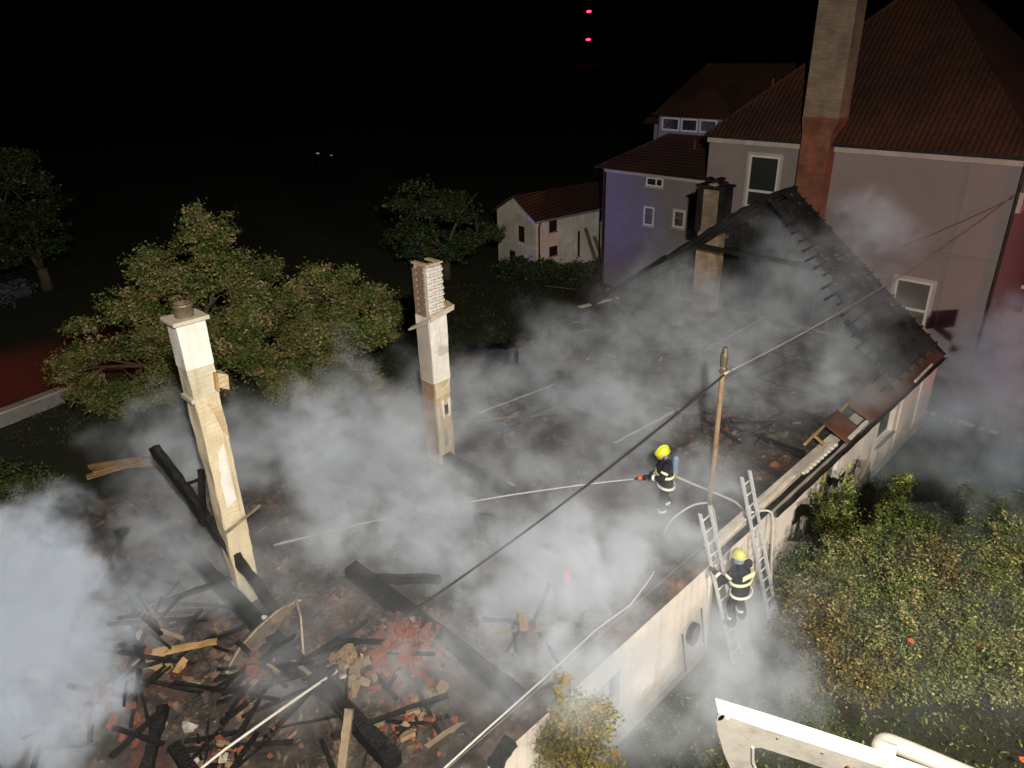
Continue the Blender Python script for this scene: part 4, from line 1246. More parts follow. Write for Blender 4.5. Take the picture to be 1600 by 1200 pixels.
MB().tube(hp, .035, 7).build('rim', 'rusty_sheet', ht, smooth=True)
sk = MB()
nh = len(hp)
for p in hp: sk.v += [tuple(p), tuple(p + Vector((.10, .02, -.16 - .42 * (1 - abs(2 * hp.index(p) / 5 - .7))))) ]
sk.f = [(2 * i, 2 * i + 1, 2 * i + 3, 2 * i + 2) for i in range(nh - 1)]
o = sk.build('skirt', 'rusty_sheet', ht); o.modifiers.new('t', 'SOLIDIFY').thickness = .008
MB().tube([hp[-1], at(470, 965, 3.0), at(474, 1022, 2.55)], .03, 6).build('stay', 'rusty_sheet', ht)
MB().lump(at(413, 965, 3.05), .05, 2, 2, .2).build('bracket', 'zinc', ht)
MB().lump(at(473, 1033, 2.6), .05, 3, 2, .3).build('bracket', 'zinc', ht)
MB().tube([at(222, 1062, 2.5), at(290, 1065, 2.62), at(345, 1072, 2.5)], .02, 6).build('tail_wire', 'rusty_sheet', ht)

# ------------------------------------------------------------------ rubble
bprot = []
for k in range(5):
    m_ = MB().box((0, 0, 0), (.27, .135, .07), Matrix.Identity(3))
    me = bpy.data.meshes.new('brick')
    bm = bmesh.new()
    br_ = (1.0, .62, .45, .8, .35)[k]
    jt = (.010, .03, .035, .02, .03)[k]
    vs_ = [bm.verts.new(Vector((v[0] * br_, v[1], v[2])) + Vector((random.uniform(-jt, jt), random.uniform(-jt, jt) * .8, random.uniform(-jt, jt) * .5))) for v in m_.v]
    for f in m_.f: bm.faces.new([vs_[i] for i in f])
    bmesh.ops.bevel(bm, geom=list(bm.edges), offset=.010, segments=1, affect='EDGES')
    bmesh.ops.recalc_face_normals(bm, faces=bm.faces)
    bm.to_mesh(me); bm.free()
    bprot.append(me)
bmeshes = {}
for mt in ('loose_brick', 'loose_brick_dark', 'clay_lump', 'plaster_lump'):
    bmeshes[mt] = []
    for me in bprot:
        m2 = me.copy(); m2.materials.append(M[mt]); m2.name = 'brick'; bmeshes[mt].append(m2)


def heap(u, v, r_, n_, mix, label, scale=1.0, hz=.25, sticks=8):
    p = W(u, v, floor_z(u, v))
    root = empty('rubble_heap', p, label, 'rubble', 'heaps of rubble on the attic floor')
    for k_ in range(n_):
        d_ = abs(random.gauss(0, .5)) * r_
        t_ = random.uniform(0, 2 * math.pi)
        a_, b_ = u + d_ * math.cos(t_), v + d_ * math.sin(t_)
        if not (V0 + .5 < b_ < V1 - .1): continue
        mt = random.choices([m_[0] for m_ in mix], [m_[1] for m_ in mix])[0]
        o = bpy.data.objects.new('brick', random.choice(bmeshes[mt]))
        col.objects.link(o); o.parent = root
        z_ = floor_z(a_, b_) + random.uniform(-.02, .04) + max(0, hz * (1 - d_ / r_)) * random.random()
        o.location = W(a_, b_, z_) - p
        o.rotation_euler = (random.gauss(0, .4), random.gauss(0, .4), random.uniform(0, 6.28))
        q = scale * random.uniform(.45, 1.0)
        o.scale = (q * random.uniform(.8, 1.2), q * random.uniform(.8, 1.3), q * random.uniform(.8, 1.6))
    for k_ in range(sticks):
        d_ = abs(random.gauss(0, .6)) * r_
        t_ = random.uniform(0, 2 * math.pi)
        a_, b_ = u + d_ * math.cos(t_), v + d_ * math.sin(t_)
        if not (V0 + .6 < b_ < V1 - .3): continue
        c_ = W(a_, b_, floor_z(a_, b_) + random.uniform(.02, .16))
        an_ = random.choice((0, 90, 35, 140)) + random.gauss(0, 22)
        hl_ = random.uniform(.25, .95)
        dv_ = Vector((math.cos(R(an_ + 45)), math.sin(R(an_ + 45)), random.gauss(0, .16))) * hl_
        MB().beam(c_ - dv_, c_ + dv_, random.uniform(.03, .09), random.uniform(.025, .06), 6, .010, k_ * 7 + int(u * 9)).build('batten', random.choice(('char', 'char', 'char', 'char', 'char_board', 'char_board', 'char', 'char', 'char', 'char_board', 'char', 'char', 'char', 'char', 'char_board', 'old_timber')), root)
    return root


RED = [('loose_brick', 6), ('loose_brick_dark', 2), ('clay_lump', 1)]
MIX = [('loose_brick', 2), ('loose_brick_dark', 4), ('clay_lump', 3), ('plaster_lump', .6)]
DARK = [('loose_brick_dark', 7), ('loose_brick', 1), ('plaster_lump', .7)]
heap(5.35, 8.2, 1.05, 230, RED, 'heap of red bricks and clay between two charred tie beams', 1.0, .35)
heap(4.5, 8.6, .8, 70, [('clay_lump', 6), ('loose_brick_dark', 1), ('plaster_lump', 1)], 'tan clay rubble beside the thick charred beam', .9, .3)
heap(4.6, 7.0, .8, 50, [('clay_lump', 4), ('loose_brick', 4)], 'orange and tan brick lumps near the bottom edge', 1.0)
heap(7.1, 6.85, .55, 16, RED, 'small red brick heap against the inside of the near wall', 1.1)
heap(1.3, 10.8, 1.0, 60, RED, 'red brick rubble at the foot of the white smoke', 1.0, sticks=16)
heap(9.3, 14.4, 1.1, 60, [('loose_brick', 5), ('loose_brick_dark', 4)], 'red brick rubble beside the foot of the peeling chimney', 1.0)
heap(3.3, 9.6, .7, 60, MIX, 'mound of mixed rubble under the bent metal hoop', .9, sticks=26)
heap(2.5, 12.0, 1.0, 50, MIX, 'dark mixed rubble around the split orange plank', .9, sticks=30)
heap(13.3, 16.2, 1.3, 34, RED, 'red bricks fallen along the broken rear wall', .9)
heap(17.0, 16.2, 1.6, 34, DARK, 'dark bricks fallen along the rear wall towards the far gable', .9, sticks=22)
heap(16.6, 8.4, 1.6, 40, DARK, 'dark rubble beside the wooden pole', .8, sticks=22)
heap(19.6, 12.2, 2.0, 44, DARK, 'dark rubble in the middle of the floor before the far chimney', .8, sticks=34)
heap(16.2, 13.4, 1.6, 34, MIX, 'brown rubble behind the firefighter holding the hose', .8, sticks=24)
heap(22.3, 8.6, 1.8, 30, DARK, 'dark rubble under the smoke near the far end wall', .8, sticks=34)
heap(23.2, 13.4, 1.6, 26, DARK, 'black rubble before the broad far chimney under the rafters', .8, sticks=30)
heap(20.2, 15.6, 1.4, 26, DARK, 'dark rubble by the rear wall below the ashen beam', .8, sticks=20)
heap(13.0, 13.2, 1.6, 26, MIX, 'thin brown rubble right of the peeling chimney foot', .8, sticks=16)
heap(8.6, 9.6, 1.2, 18, MIX, 'scattered rubble under the densest grey smoke', .8)
heap(2.2, 8.7, .9, 40, MIX, 'scattered rubble around the fallen pale cable', .8, sticks=14)

# fine debris nobody could count
mb = MB()
for k in range(17000):
    u = random.uniform(U0 + .5, U1 - .6) if k < 9000 else random.uniform(U0 + .5, 9.0); v = random.uniform(V0 + .5, V1 - .05)
    if noise.noise(Vector((u * .5, v * .5, 8))) < random.uniform(-.5, .35): continue
    s_ = random.choice((.03, .04, .05, .07, .10))
    p = W(u, v, floor_z(u, v) + s_ * .15)
    rot = Matrix.Rotation(random.uniform(0, 6.3), 3, 'Z') @ Matrix.Rotation(random.gauss(0, .5), 3, 'X') @ Matrix.Rotation(random.gauss(0, .4), 3, 'Y')
    mb.box(p, (s_ * random.uniform(.8, 2.6), s_, s_ * random.uniform(.3, .8)), rot)
mb.build('debris', 'debris', house, 'fine burnt debris strewn over the attic floor', kind='stuff')
for (px, py, s_, mt, lab) in ((1210, 726, .16, 'loose_brick', 'orange brick lump near the wall top, alone'), (232, 978, .13, 'plaster_lump', 'white plaster lump beside the white smoke'),
                              (1082, 640, .09, 'plaster_lump', 'pale lump behind the wooden pole'), (1132, 655, .10, 'plaster_lump', 'pale lump just past the wooden pole'),
                              (1160, 665, .09, 'loose_brick', 'pinkish brick lump past the wooden pole'), (798, 758, .10, 'plaster_lump', 'cream lump near the water jet'),
                              (572, 1024, .10, 'clay_lump', 'tan lump beyond the big red brick heap'), (1110, 862, .16, 'plaster_lump', 'cream plaster lump on the wall top beside the left ladder'),
                              (1065, 505, .14, 'plaster_lump', 'pale rubble lump below the far chimney'), (950, 560, .13, 'plaster_lump', 'pale ash lump in mid floor rubble'), (296, 1135, .14, 'plaster_lump', 'white plaster shard at the bottom near the charred beam end')):
    p = at(px, py, 2.5)
    single('rubble_lump', MB().lump(p, s_, px, 1, .5, (1.2, .8, .8)), mt, p - ZA * s_ * .8, lab, 'rubble', 'single lumps of rubble')
p = at(886, 905, 2.5)
fl = MB()
fl.tube([p, p + Vector((.02, 0, .08)), p + Vector((-.01, 0, .18)), p + Vector((.03, 0, .28))], [.05, .065, .05, .008], 8)
single('flame', fl, 'flame', p, 'small orange flame glowing through the grey smoke', 'flame', smooth=True)

# ------------------------------------------------------------------ cables, hoses, pole


def sag(a, b, d_, n_=24):
    a, b = Vector(a), Vector(b)
    return [a.lerp(b, i / n_) - ZA * d_ * 4 * (i / n_) * (1 - i / n_) for i in range(n_ + 1)]


pole_b = at(1105, 806, 2.3)
pt = Vector((pole_b.x, pole_b.y, 6.4))
pl = empty('wooden_pole', pole_b, 'slim wooden service pole rising from the burnt floor', 'pole')
MB().tube([pole_b - ZA * .2, pole_b.lerp(pt, .4) + Vector((.02, 0, 0)), pole_b.lerp(pt, .75), pt], [.062, .058, .055, .05], 10).build('shaft', 'pole_wood', pl, smooth=True)
MB().tube([pt - ZA * .35, pt - ZA * .1, pt + ZA * .08], [.07, .085, .05], 9).build('cap', 'rusty_sheet', pl)
cb_p = pt - ZA * .45
MB().tube([cb_p - UA * .12 - VA * .1, cb_p + UA * .14 - VA * .1], .03, 6).build('insulator', 'trim_plaster', pl, smooth=True)
MB().tube([cb_p + ZA * .02 - UA * .1, cb_p + ZA * .02 + UA * .1], .05, 8).build('bracket', 'rusty_sheet', pl)
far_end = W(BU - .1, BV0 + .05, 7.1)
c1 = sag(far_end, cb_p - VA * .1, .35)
single('overhead_cable', MB().tube(c1, .016, 6), 'cable_lit', far_end, 'overhead cable coloured as lit from the tall house corner to the pole', 'cable', 'overhead cables', smooth=True)
near_end = at(600, 985, 2.9)
single('overhead_cable', MB().tube(sag(cb_p - VA * .1, near_end, .18), .022, 6), 'cable_black', near_end, 'dark cable drooping from the pole down across the smoke', 'cable', 'overhead cables', smooth=True)
single('overhead_cable', MB().tube(sag(far_end - ZA * .1, W(BU - .03, 9.6, 4.2), .1), .012, 5), 'cable_black', W(BU - .03, 9.6, 4.2), 'thin dark cable across the grey house wall', 'cable', 'overhead cables', smooth=True)
wc = [at(x, y, z) for x, y, z in ((300, 1212, 2.75), (350, 1172, 2.78), (420, 1122, 2.8), (480, 1080, 2.85), (527, 1048, 2.85))]
single('fallen_cable', MB().tube(wc, .022, 6), 'cable_pale', wc[0], 'pale fallen cable stretched over the rubble at the bottom edge', 'cable', smooth=True)
wc = [at(x, y, z) for x, y, z in ((690, 1204, 2.62), (760, 1140, 2.62), (850, 1060, 2.62), (930, 985, 2.62), (985, 945, 2.60), (1015, 905, 2.6), (1022, 893, 2.58))]
single('lightning_wire', MB().tube(wc, .016, 6), 'cable_pale', wc[0], 'thin pale wire running along inside the near wall top', 'wire', smooth=True)

# ------------------------------------------------------------------ ladders


def ladder(u, base_v, top_v, top_z, width, label, u_top=None):
    a0 = W(u - width / 2, base_v, .02); a1 = W((u_top or u) - width / 2, top_v, top_z)
    b0 = W(u + width / 2, base_v, .02); b1 = W((u_top or u) + width / 2, top_v, top_z)
    root = empty('ladder', W(u, base_v, 0), label, 'ladder', 'aluminium ladders against the wall')
    for p, q in ((a0, a1), (b0, b1)):
        rl = MB().beam(p, q, .075, .030, 1, up=UA).build('rail', 'aluminium', root, bevel=.004)
        MB().beam(p - (q - p).normalized() * .02, p + (q - p).normalized() * .05, .085, .045, 1, up=UA).build('foot', 'boot', rl)
    ln = (a1 - a0).length
    k_ = .28
    while k_ < ln - .1:
        t_ = k_ / ln
        MB().tube([a0.lerp(a1, t_), b0.lerp(b1, t_)], .017, 7).build('rung', 'aluminium', root, smooth=True)
        k_ += .29
    return root


ladder(11.6, 4.92, 5.76, 3.84, .36, 'shorter silvery ladder climbed by the firefighter with the dull helmet', 11.02)
ladder(13.3, 4.95, 5.80, 3.86, .34, 'tall silvery ladder against the wall beside the shrubs', 12.72)

# ------------------------------------------------------------------ people


def capsule(mb_, p0, r0, p1, r1, n_=12):
    p0, p1 = Vector(p0), Vector(p1)
    d_ = p1 - p0
    L_ = max(d_.length, 1e-4); d_ = d_ / L_
    pts, rs = [], []
    for a_ in (80, 55, 30): pts.append(p0 - d_ * r0 * math.sin(R(a_))); rs.append(r0 * math.cos(R(a_)))
    for k_ in range(4): pts.append(p0.lerp(p1, k_ / 3)); rs.append(r0 + (r1 - r0) * k_ / 3)
    for a_ in (30, 55, 80): pts.append(p1 + d_ * r1 * math.sin(R(a_))); rs.append(r1 * math.cos(R(a_)))
    mb_.tube(pts, rs, n_)


def flesh(name, segs, mt, parent, voxel=.014, label=None, X=None):
    mb_ = MB()
    for (p0, r0, p1, r1) in segs: capsule(mb_, X(p0), r0, X(p1), r1)
    o = mb_.build(name, mt, parent, label)
    rm = o.modifiers.new('skin', 'REMESH'); rm.mode = 'VOXEL'; rm.voxel_size = voxel; rm.use_smooth_shade = True
    s_ = o.modifiers.new('soft', 'SMOOTH'); s_.factor = .5; s_.iterations = 4
    return o


def ring(mb_, c, ax, ra, rb, h, X, n_=24, a0=0, a1=360, tilt=(0, 0)):
    """a band round an elliptical section; ax: the two section axes"""
    vs_, k_ = [], 0
    ex, ey = Vector(ax[0]), Vector(ax[1])
    ez = ex.cross(ey)
    for i in range(n_ + 1):
        t_ = R(a0 + (a1 - a0) * i / n_)
        for (dr, dz) in ((0, -h / 2), (0, h / 2), (-.02, h / 2), (-.02, -h / 2)):
            vs_.append(X(Vector(c) + ex * ((ra + dr) * math.cos(t_)) + ey * ((rb + dr) * math.sin(t_)) + ez * (dz + tilt[0] * math.cos(t_) + tilt[1] * math.sin(t_))))
    fs_ = [(i * 4 + j, i * 4 + (j + 1) % 4, i * 4 + 4 + (j + 1) % 4, i * 4 + 4 + j) for i in range(n_) for j in range(4)]
    mb_.add(vs_, fs_)


def limb_band(mb_, p0, p1, t_, r_, h, X):
    p0, p1 = Vector(p0), Vector(p1)
    d_ = (p1 - p0).normalized()
    ex = d_.orthogonal().normalized(); ey = d_.cross(ex)
    ring(mb_, p0.lerp(p1, t_), (ex, ey), r_, r_, h, X, 16)


def hand(wrist, d, side, up):
    """palm, four bent fingers and a thumb closing round a grip; d: the way the hand points"""
    wrist, d, side, up = Vector(wrist), Vector(d).normalized(), Vector(side).normalized(), Vector(up).normalized()
    out = [(wrist, .036, wrist + d * .075, .042)]
    for i, (s_, l_) in enumerate(((-.030, .070), (-.010, .080), (.011, .075), (.030, .060))):
        k0 = wrist + d * .085 + side * s_
        k1 = k0 + d * l_ * .45 - up * .012
        k2 = k1 - up * l_ * .5 + d * .004
        k3 = k2 - d * l_ * .38 - up * .004
        out += [(k0, .013, k1, .0125), (k1, .0125, k2, .0115), (k2, .0115, k3, .010)]
    t0 = wrist + d * .03 - side * .035
    t1 = t0 - side * .022 + d * .035 - up * .02
    t2 = t1 + d * .025 - up * .03 + side * .012
    out += [(t0, .016, t1, .014), (t1, .014, t2, .012)]
    return out


def firefighter(base, ang, pose, label, helmet_mt, pack=False):
    base = Vector(base)
    rz = Matrix.Rotation(ang, 3, 'Z')
    X = lambda p: base + rz @ Vector(p)
    root = empty('person', base, label, 'person')
    J = pose
    body = []
    pel, chest, neck, head = Vector(J['pelvis']), Vector(J['chest']), Vector(J['neck']), Vector(J['head'])
    lat = Vector((0, 1, 0))
    body += [(pel, .125, chest, .15), (pel + lat * .08, .09, chest + lat * .09, .10), (pel - lat * .08, .09, chest - lat * .09, .10), (chest, .12, neck, .055), (neck, .055, head, .06)]
    fd = Vector(J['face']).normalized()
    body += [(head + ZA * .045 - fd * .01, .098, head - ZA * .02 + fd * .01, .088), (head - ZA * .075 + fd * .045, .05, head - ZA * .06 + fd * .055, .045)]
    body += [(head - ZA * .005 + fd * .095, .012, head - ZA * .032 + fd * .112, .016)]
    sd = fd.cross(ZA).normalized()
    for s_ in (-1, 1):
        body += [(head + sd * s_ * .088 - ZA * .03, .014, head + sd * s_ * .09 + ZA * .02, .018)]
    jac, tro, gl, bo, gls = [], [], [], [], []
    for s_, n_ in ((1, 'l'), (-1, 'r')):
        sh, el, wr = (Vector(J[k_ + n_]) for k_ in ('sh_', 'el_', 'wr_'))
        hp_, kn, an, toe = (Vector(J[k_ + n_]) for k_ in ('hp_', 'kn_', 'an_', 'toe_'))
        body += [(chest + lat * s_ * .1 + ZA * .08, .07, sh, .06), (sh, .055, el, .043), (el, .042, wr, .032)]
        body += [(hp_, .085, kn, .06), (kn, .058, an, .042), (an, .045, toe, .035)]
        jac += [(chest + lat * s_ * .08 + ZA * .07, .10, sh, .088), (sh, .085, el, .068), (el, .068, wr, .056)]
        tro += [(hp_, .118, kn, .090), (kn, .090, an + ZA * .1, .082)]
        bo += [(an + ZA * .16, .075, an, .066), (an, .062, toe, .052)]
        d_ = (wr - el).normalized()
        hd = Vector(J.get('hand_' + n_, d_)).normalized()
        sdv = hd.cross(ZA); sdv = sdv.normalized() if sdv.length > .1 else lat
        hn_ = hand(wr + hd * .01, hd, sdv * s_, ZA if abs(hd.z) < .8 else -Vector(J['face']))
        body += hn_; gls.append(hn_)
    flesh('body', body, 'skin', root, .013, X=X)
    for hn_ in gls: flesh('glove', [(a, ra + .006, b, rb + .006) for a, ra, b, rb in hn_], 'boot', root, .009, X=X)
    jac += [(pel - ZA * .10, .175, chest, .185), (pel + lat * .07 - ZA * .08, .13, chest + lat * .10, .13), (pel - lat * .07 - ZA * .08, .13, chest - lat * .10, .13), (chest + ZA * .06, .14, neck - ZA * .02, .085)]
    jk = flesh('jacket', jac, 'gear', root, .016, X=X)
    tr = flesh('trousers', tro + [(pel - ZA * .02, .15, pel - ZA * .06, .15)], 'gear', root, .016, X=X)
    flesh('boots', bo, 'boot', root, .014, X=X)
    # helmet: shell, brim, comb, visor and neck curtain
    hc = head + ZA * .035 - fd * .015
    sx, sy = fd, fd.cross(ZA).normalized()
    shell = MB()
    nA, nB = 20, 9
    vs_ = []
    for j in range(nB):
        ph = R(90 * j / (nB - 1)) * .985
        for i in range(nA):
            t_ = 2 * math.pi * i / nA
            vs_.append(X(hc + sx * (.150 * math.cos(t_) * math.cos(ph)) + sy * (.128 * math.sin(t_) * math.cos(ph)) + ZA * (.150 * math.sin(ph))))
    fs_ = [(j * nA + i, j * nA + (i + 1) % nA, (j + 1) * nA + (i + 1) % nA, (j + 1) * nA + i) for j in range(nB - 1) for i in range(nA)] + [tuple(range((nB - 1) * nA, nB * nA))]
    shell.add(vs_, fs_)
    hm = shell.build('helmet', helmet_mt, root, smooth=True)
    br = MB()
    ring(br, hc - ZA * .005, (sx, sy), .178, .148, .022, X, 28)
    br.build('brim', helmet_mt, hm, smooth=False)
    cb_ = MB()
    cb_.tube([X(hc + sx * (.152 * math.cos(R(a_))) + ZA * (.155 * math.sin(R(a_)))) for a_ in range(10, 171, 16)], .016, 6)
    cb_.build('comb', helmet_mt, hm, smooth=True)
    vb = MB()
    ring(vb, hc - ZA * .06, (sx, sy), .135, .118, .10, X, 16, -62, 62)
    vb.build('visor', 'visor', hm)
    nb = MB()
    ring(nb, hc - ZA * .085, (sx, sy), .125, .115, .12, X, 16, 95, 265)
    nb.build('neck_curtain', 'cylinder_blue', hm)
    # reflective bands
    for (t_, h_, mt) in ((-.10, .055, 'reflective_pale'), (.20, .06, 'reflective')):
        c_ = pel + (chest - pel) * (t_ / max(.01, (chest - pel).length) * 1.0) - ZA * .02
        b_ = MB(); ring(b_, c_, ((1, 0, 0), (0, 1, 0)), .200 if t_ < 0 else .207, .262 if t_ < 0 else .272, h_, X, 28)
        b_.build('reflective_band', mt, jk)
    for n_ in ('l', 'r'):
        b_ = MB(); limb_band(b_, J['el_' + n_], J['wr_' + n_], .62, .072, .055, X); b_.build('reflective_band', 'reflective_pale', jk)
        b_ = MB(); limb_band(b_, J['sh_' + n_], J['el_' + n_], .55, .084, .05, X); b_.build('reflective_band', 'reflective', jk)
        b_ = MB(); limb_band(b_, J['kn_' + n_], J['an_' + n_], .60, .096, .055, X); b_.build('reflective_band', 'reflective_pale', tr)
    if pack:
        bk = chest - fd * .20
        b_ = MB()
        ring(b_, bk + ZA * .03, ((1, 0, 0), (0, 1, 0)), .055, .17, .09, X, 16, 120, 240)
        b_ = MB().box(X(chest - Vector((.205, 0, -.02))), (.03, .34, .11), rz)
        b_.build('back_panel', 'reflective', jk, bevel=.006)
    else:
        b_ = MB()
        capsule(b_, X(chest + Vector((-.24, 0, .18))), .075, X(chest + Vector((-.24, 0, -.22))), .075)
        b_.build('air_cylinder', 'cylinder_blue', jk, smooth=True)
    return root, X


base1 = at(1036, 806, ZF)
pose1 = dict(pelvis=(0, 0, .98), chest=(.05, 0, 1.33), neck=(.10, 0, 1.54), head=(.14, 0, 1.66), face=(1, .15, -.2),
             sh_l=(.06, .21, 1.45), el_l=(.20, .30, 1.20), wr_l=(.42, .12, 1.16), sh_r=(.04, -.21, 1.45), el_r=(-.02, -.36, 1.18), wr_r=(.18, -.18, 1.08),
             hp_l=(0, .11, .93), kn_l=(.12, .14, .52), an_l=(.06, .16, .10), toe_l=(.24, .18, .05), hp_r=(0, -.11, .93), kn_r=(0, -.16, .50), an_r=(-.20, -.18, .10), toe_r=(-.03, -.22, .05),
             hand_l=(.9, -.35, -.1), hand_r=(.9, .3, .1))
ang1 = R(186)
p1, X1 = firefighter(base1, ang1, pose1, 'firefighter in dark gear and bright yellow helmet aiming a hose on the burnt floor', 'helmet_yellow')
base2 = W(11.40, 4.98, 1.15)
ang2 = R(122)
pose2 = dict(pelvis=(0, 0, .98), chest=(.06, 0, 1.32), neck=(.12, 0, 1.53), head=(.17, .0, 1.64), face=(1, -.15, -.1),
             sh_l=(.06, .21, 1.45), el_l=(.12, .42, 1.24), wr_l=(.34, .46, 1.36), sh_r=(.06, -.21, 1.45), el_r=(.16, -.40, 1.22), wr_r=(.36, -.40, 1.32),
             hp_l=(0, .11, .93), kn_l=(.08, .15, .52), an_l=(-.04, .17, .10), toe_l=(.13, .20, .05), hp_r=(0, -.11, .93), kn_r=(.10, -.15, .52), an_r=(.0, -.17, .10), toe_r=(.17, -.20, .05),
             hand_l=(.7, 0, .6), hand_r=(.7, 0, .6))
p2, X2 = firefighter(base2, ang2, pose2, 'firefighter in dark gear and dull yellow helmet climbing the left ladder at the wall', 'helmet_cream', True)

# nozzle, hose and water jet
nz0, nz1 = X1((.28, -.02, 1.12)), X1((.74, .06, 1.10))
nozzle = empty('nozzle', base1 + ZA * 1.1, 'fire hose nozzle with red coupling held by the hose firefighter', 'nozzle')
MB().tube([nz0, nz0.lerp(nz1, .5), nz1], [.035, .030, .022], 10).build('barrel', 'dark_metal', nozzle, smooth=True)
MB().tube([nz0.lerp(nz1, .62), nz0.lerp(nz1, .82)], .055, 10).build('coupling', 'coupling_red', nozzle, smooth=True)
MB().tube([nz0.lerp(nz1, .25), nz0.lerp(nz1, .25) - ZA * .13], .02, 7).build('grip', 'boot', nozzle)
jend = at(428, 852, 2.45)
n_ = 30
jp = [nz1.lerp(jend, i / n_) + ZA * (.55 * 4 * (i / n_) * (1 - i / n_)) * .35 for i in range(n_ + 1)]
jet = empty('water_jet', jend, 'straight white jet of water from the hose towards the chimney', 'water jet')
MB().tube(jp, [.010 + .010 * i / n_ for i in range(n_ + 1)], 8).build('stream', 'water_spray', jet, smooth=True)
MB().tube(jp, [.014 + .030 * i / n_ for i in range(n_ + 1)], 10).build('spray', 'water_mist', jet, smooth=True)
hose_pts = [nz0, X1((.05, -.33, 1.02)), at(1085, 757, 3.05), at(1112, 768, 2.75), at(1148, 784, 2.6), at(1168, 800, 2.6), W(13.55, 5.55, 2.6), W(13.62, 5.42, 2.3), W(13.66, 5.30, 1.0), W(13.8, 5.1, .06), W(15, 4.4, .04)]


def smooth_path(pts, k_=6):
    pts = [Vector(p) for p in pts]
    out = []
    for i in range(len(pts) - 1):
        p0, p1_, p2_, p3 = pts[max(i - 1, 0)], pts[i], pts[i + 1], pts[min(i + 2, len(pts) - 1)]
        for j in range(k_):
            t_ = j / k_
            out.append(.5 * ((2 * p1_) + (p2_ - p0) * t_ + (2 * p0 - 5 * p1_ + 4 * p2_ - p3) * t_ * t_ + (3 * p1_ - p0 - 3 * p2_ + p3) * t_ ** 3))
    out.append(pts[-1])
    return out


single('fire_hose', MB().tube(smooth_path(hose_pts), .026, 8), 'hose', W(15, 4.4, 0), 'pale fire hose from the nozzle over the wall beside the tall ladder', 'hose', 'fire hoses', smooth=True)
hl = [at(1037, 835, 2.45), at(1050, 812, 2.55), at(1072, 795, 2.7), at(1092, 787, 2.75), at(1112, 790, 2.6), at(1120, 830, 2.5), at(1118, 870, 2.5)]
single('fire_hose', MB().tube(smooth_path(hl), .022, 8), 'hose', hl[0], 'pale hose loop arching over the floor beside the left ladder top', 'hose', 'fire hoses', smooth=True)
# coil hung on the wall by the door
mb = MB()
cc = W(10.55, V0 - .08, 1.15)
for k in range(3):
    mb.tube([cc + UA * (.17 * math.cos(2 * math.pi * j / 20)) + ZA * ((.24 + .01 * k) * math.sin(2 * math.pi * j / 20)) - VA * .04 * k for j in range(21)], .026, 6)
single('hose_coil', mb, 'cable_black', cc - ZA * .3, 'black rubber hose coil hung on the wall left of the doorway', 'hose', smooth=True)
for (u, z0, z1, lab) in ((10.15, .1, 1.3, 'black rod leaning on the wall under the hose coil'), (10.85, .1, 1.5, 'slim dark stake leaning on the wall beside the white jamb')):
    single('garden_stake', MB().tube([W(u, V0 - .35, z0 - .1), W(u + .1, V0 - .04, z1)], .016, 6), 'dark_metal', W(u, V0 - .35, 0), lab, 'stake', 'stakes in the garden')

# ------------------------------------------------------------------ trees
tree('apple_tree', 'large spreading green and yellow fruit tree behind the cream chimney', (-11.0, 25.5, 0), .26,
     [((-10.4, 25.2, 6.7), (.9, 1.0, 1.0)), ((-10.5, 25.2, 5.8), (1.25, 1.3, 1.1)), ((-11.6, 25.0, 5.2), (1.3, 1.5, 1.0)), ((-9.4, 25.2, 5.2), (1.2, 1.4, 1.0)), ((-12.4, 24.6, 3.9), (1.6, 1.6, 1.1)), ((-14.0, 24.4, 2.9), (1.6, 1.6, 1.1)), ((-15.2, 24.2, 2.0), (1.2, 1.4, .9)),
      ((-10.6, 24.4, 4.3), (1.9, 1.7, 1.4)), ((-12.2, 23.8, 2.6), (2.0, 1.7, 1.4)), ((-9.2, 23.8, 2.8), (1.8, 1.7, 1.4)), ((-13.8, 23.6, 1.3), (1.6, 1.4, .9)), ((-11, 23.4, 1.4), (1.9, 1.4, .9)), ((-8.6, 24.2, 4.2), (1.2, 1.4, 1.0)), ((-8.2, 23.8, 2.2), (1.4, 1.4, 1.2)), ((-8.0, 24.6, 3.4), (1.2, 1.3, 1.1))],
     78000, .12, 'apple_leaf', per=60, spread=.17, shell=.1, frill=8, tshift=.10)
tree('apple_tree', 'rounder yellowing fruit tree between the two white chimneys', (-6.4, 25.2, 0), .22,
     [((-7.8, 24.6, 3.8), (1.4, 1.4, 1.1)), ((-7.0, 25.0, 4.4), (1.2, 1.4, .9)), ((-5.9, 25.2, 4.2), (1.1, 1.3, .9)), ((-5.3, 24.6, 2.9), (1.3, 1.4, 1.2)), ((-6.9, 24.2, 2.6), (1.6, 1.5, 1.3)), ((-5.8, 24.2, 1.5), (1.4, 1.4, .9)), ((-5.0, 25.0, 3.5), (.9, 1.2, .9)), ((-7.6, 23.8, 1.6), (1.3, 1.3, .9))],
     40000, .12, 'apple_leaf', per=60, spread=.17, shell=.1, frill=8, tshift=.12)
tree('dark_tree', 'dark bushy tree beside the small barn', (-3.6, 40.5, 0), .25,
     [((-4.4, 40, 4.2), (1.7, 1.6, 1.3)), ((-2.4, 40, 4.0), (1.4, 1.5, 1.2)), ((-1.6, 40, 2.6), (1.3, 1.4, 1.2)), ((-3.9, 39.5, 2.2), (2.4, 1.8, 1.6)), ((-5.6, 40, 2.6), (1.2, 1.4, 1.2))],
     9000, .20, 'dark_leaf', per=26, spread=.22, shell=.2, frill=9, tshift=-.35)
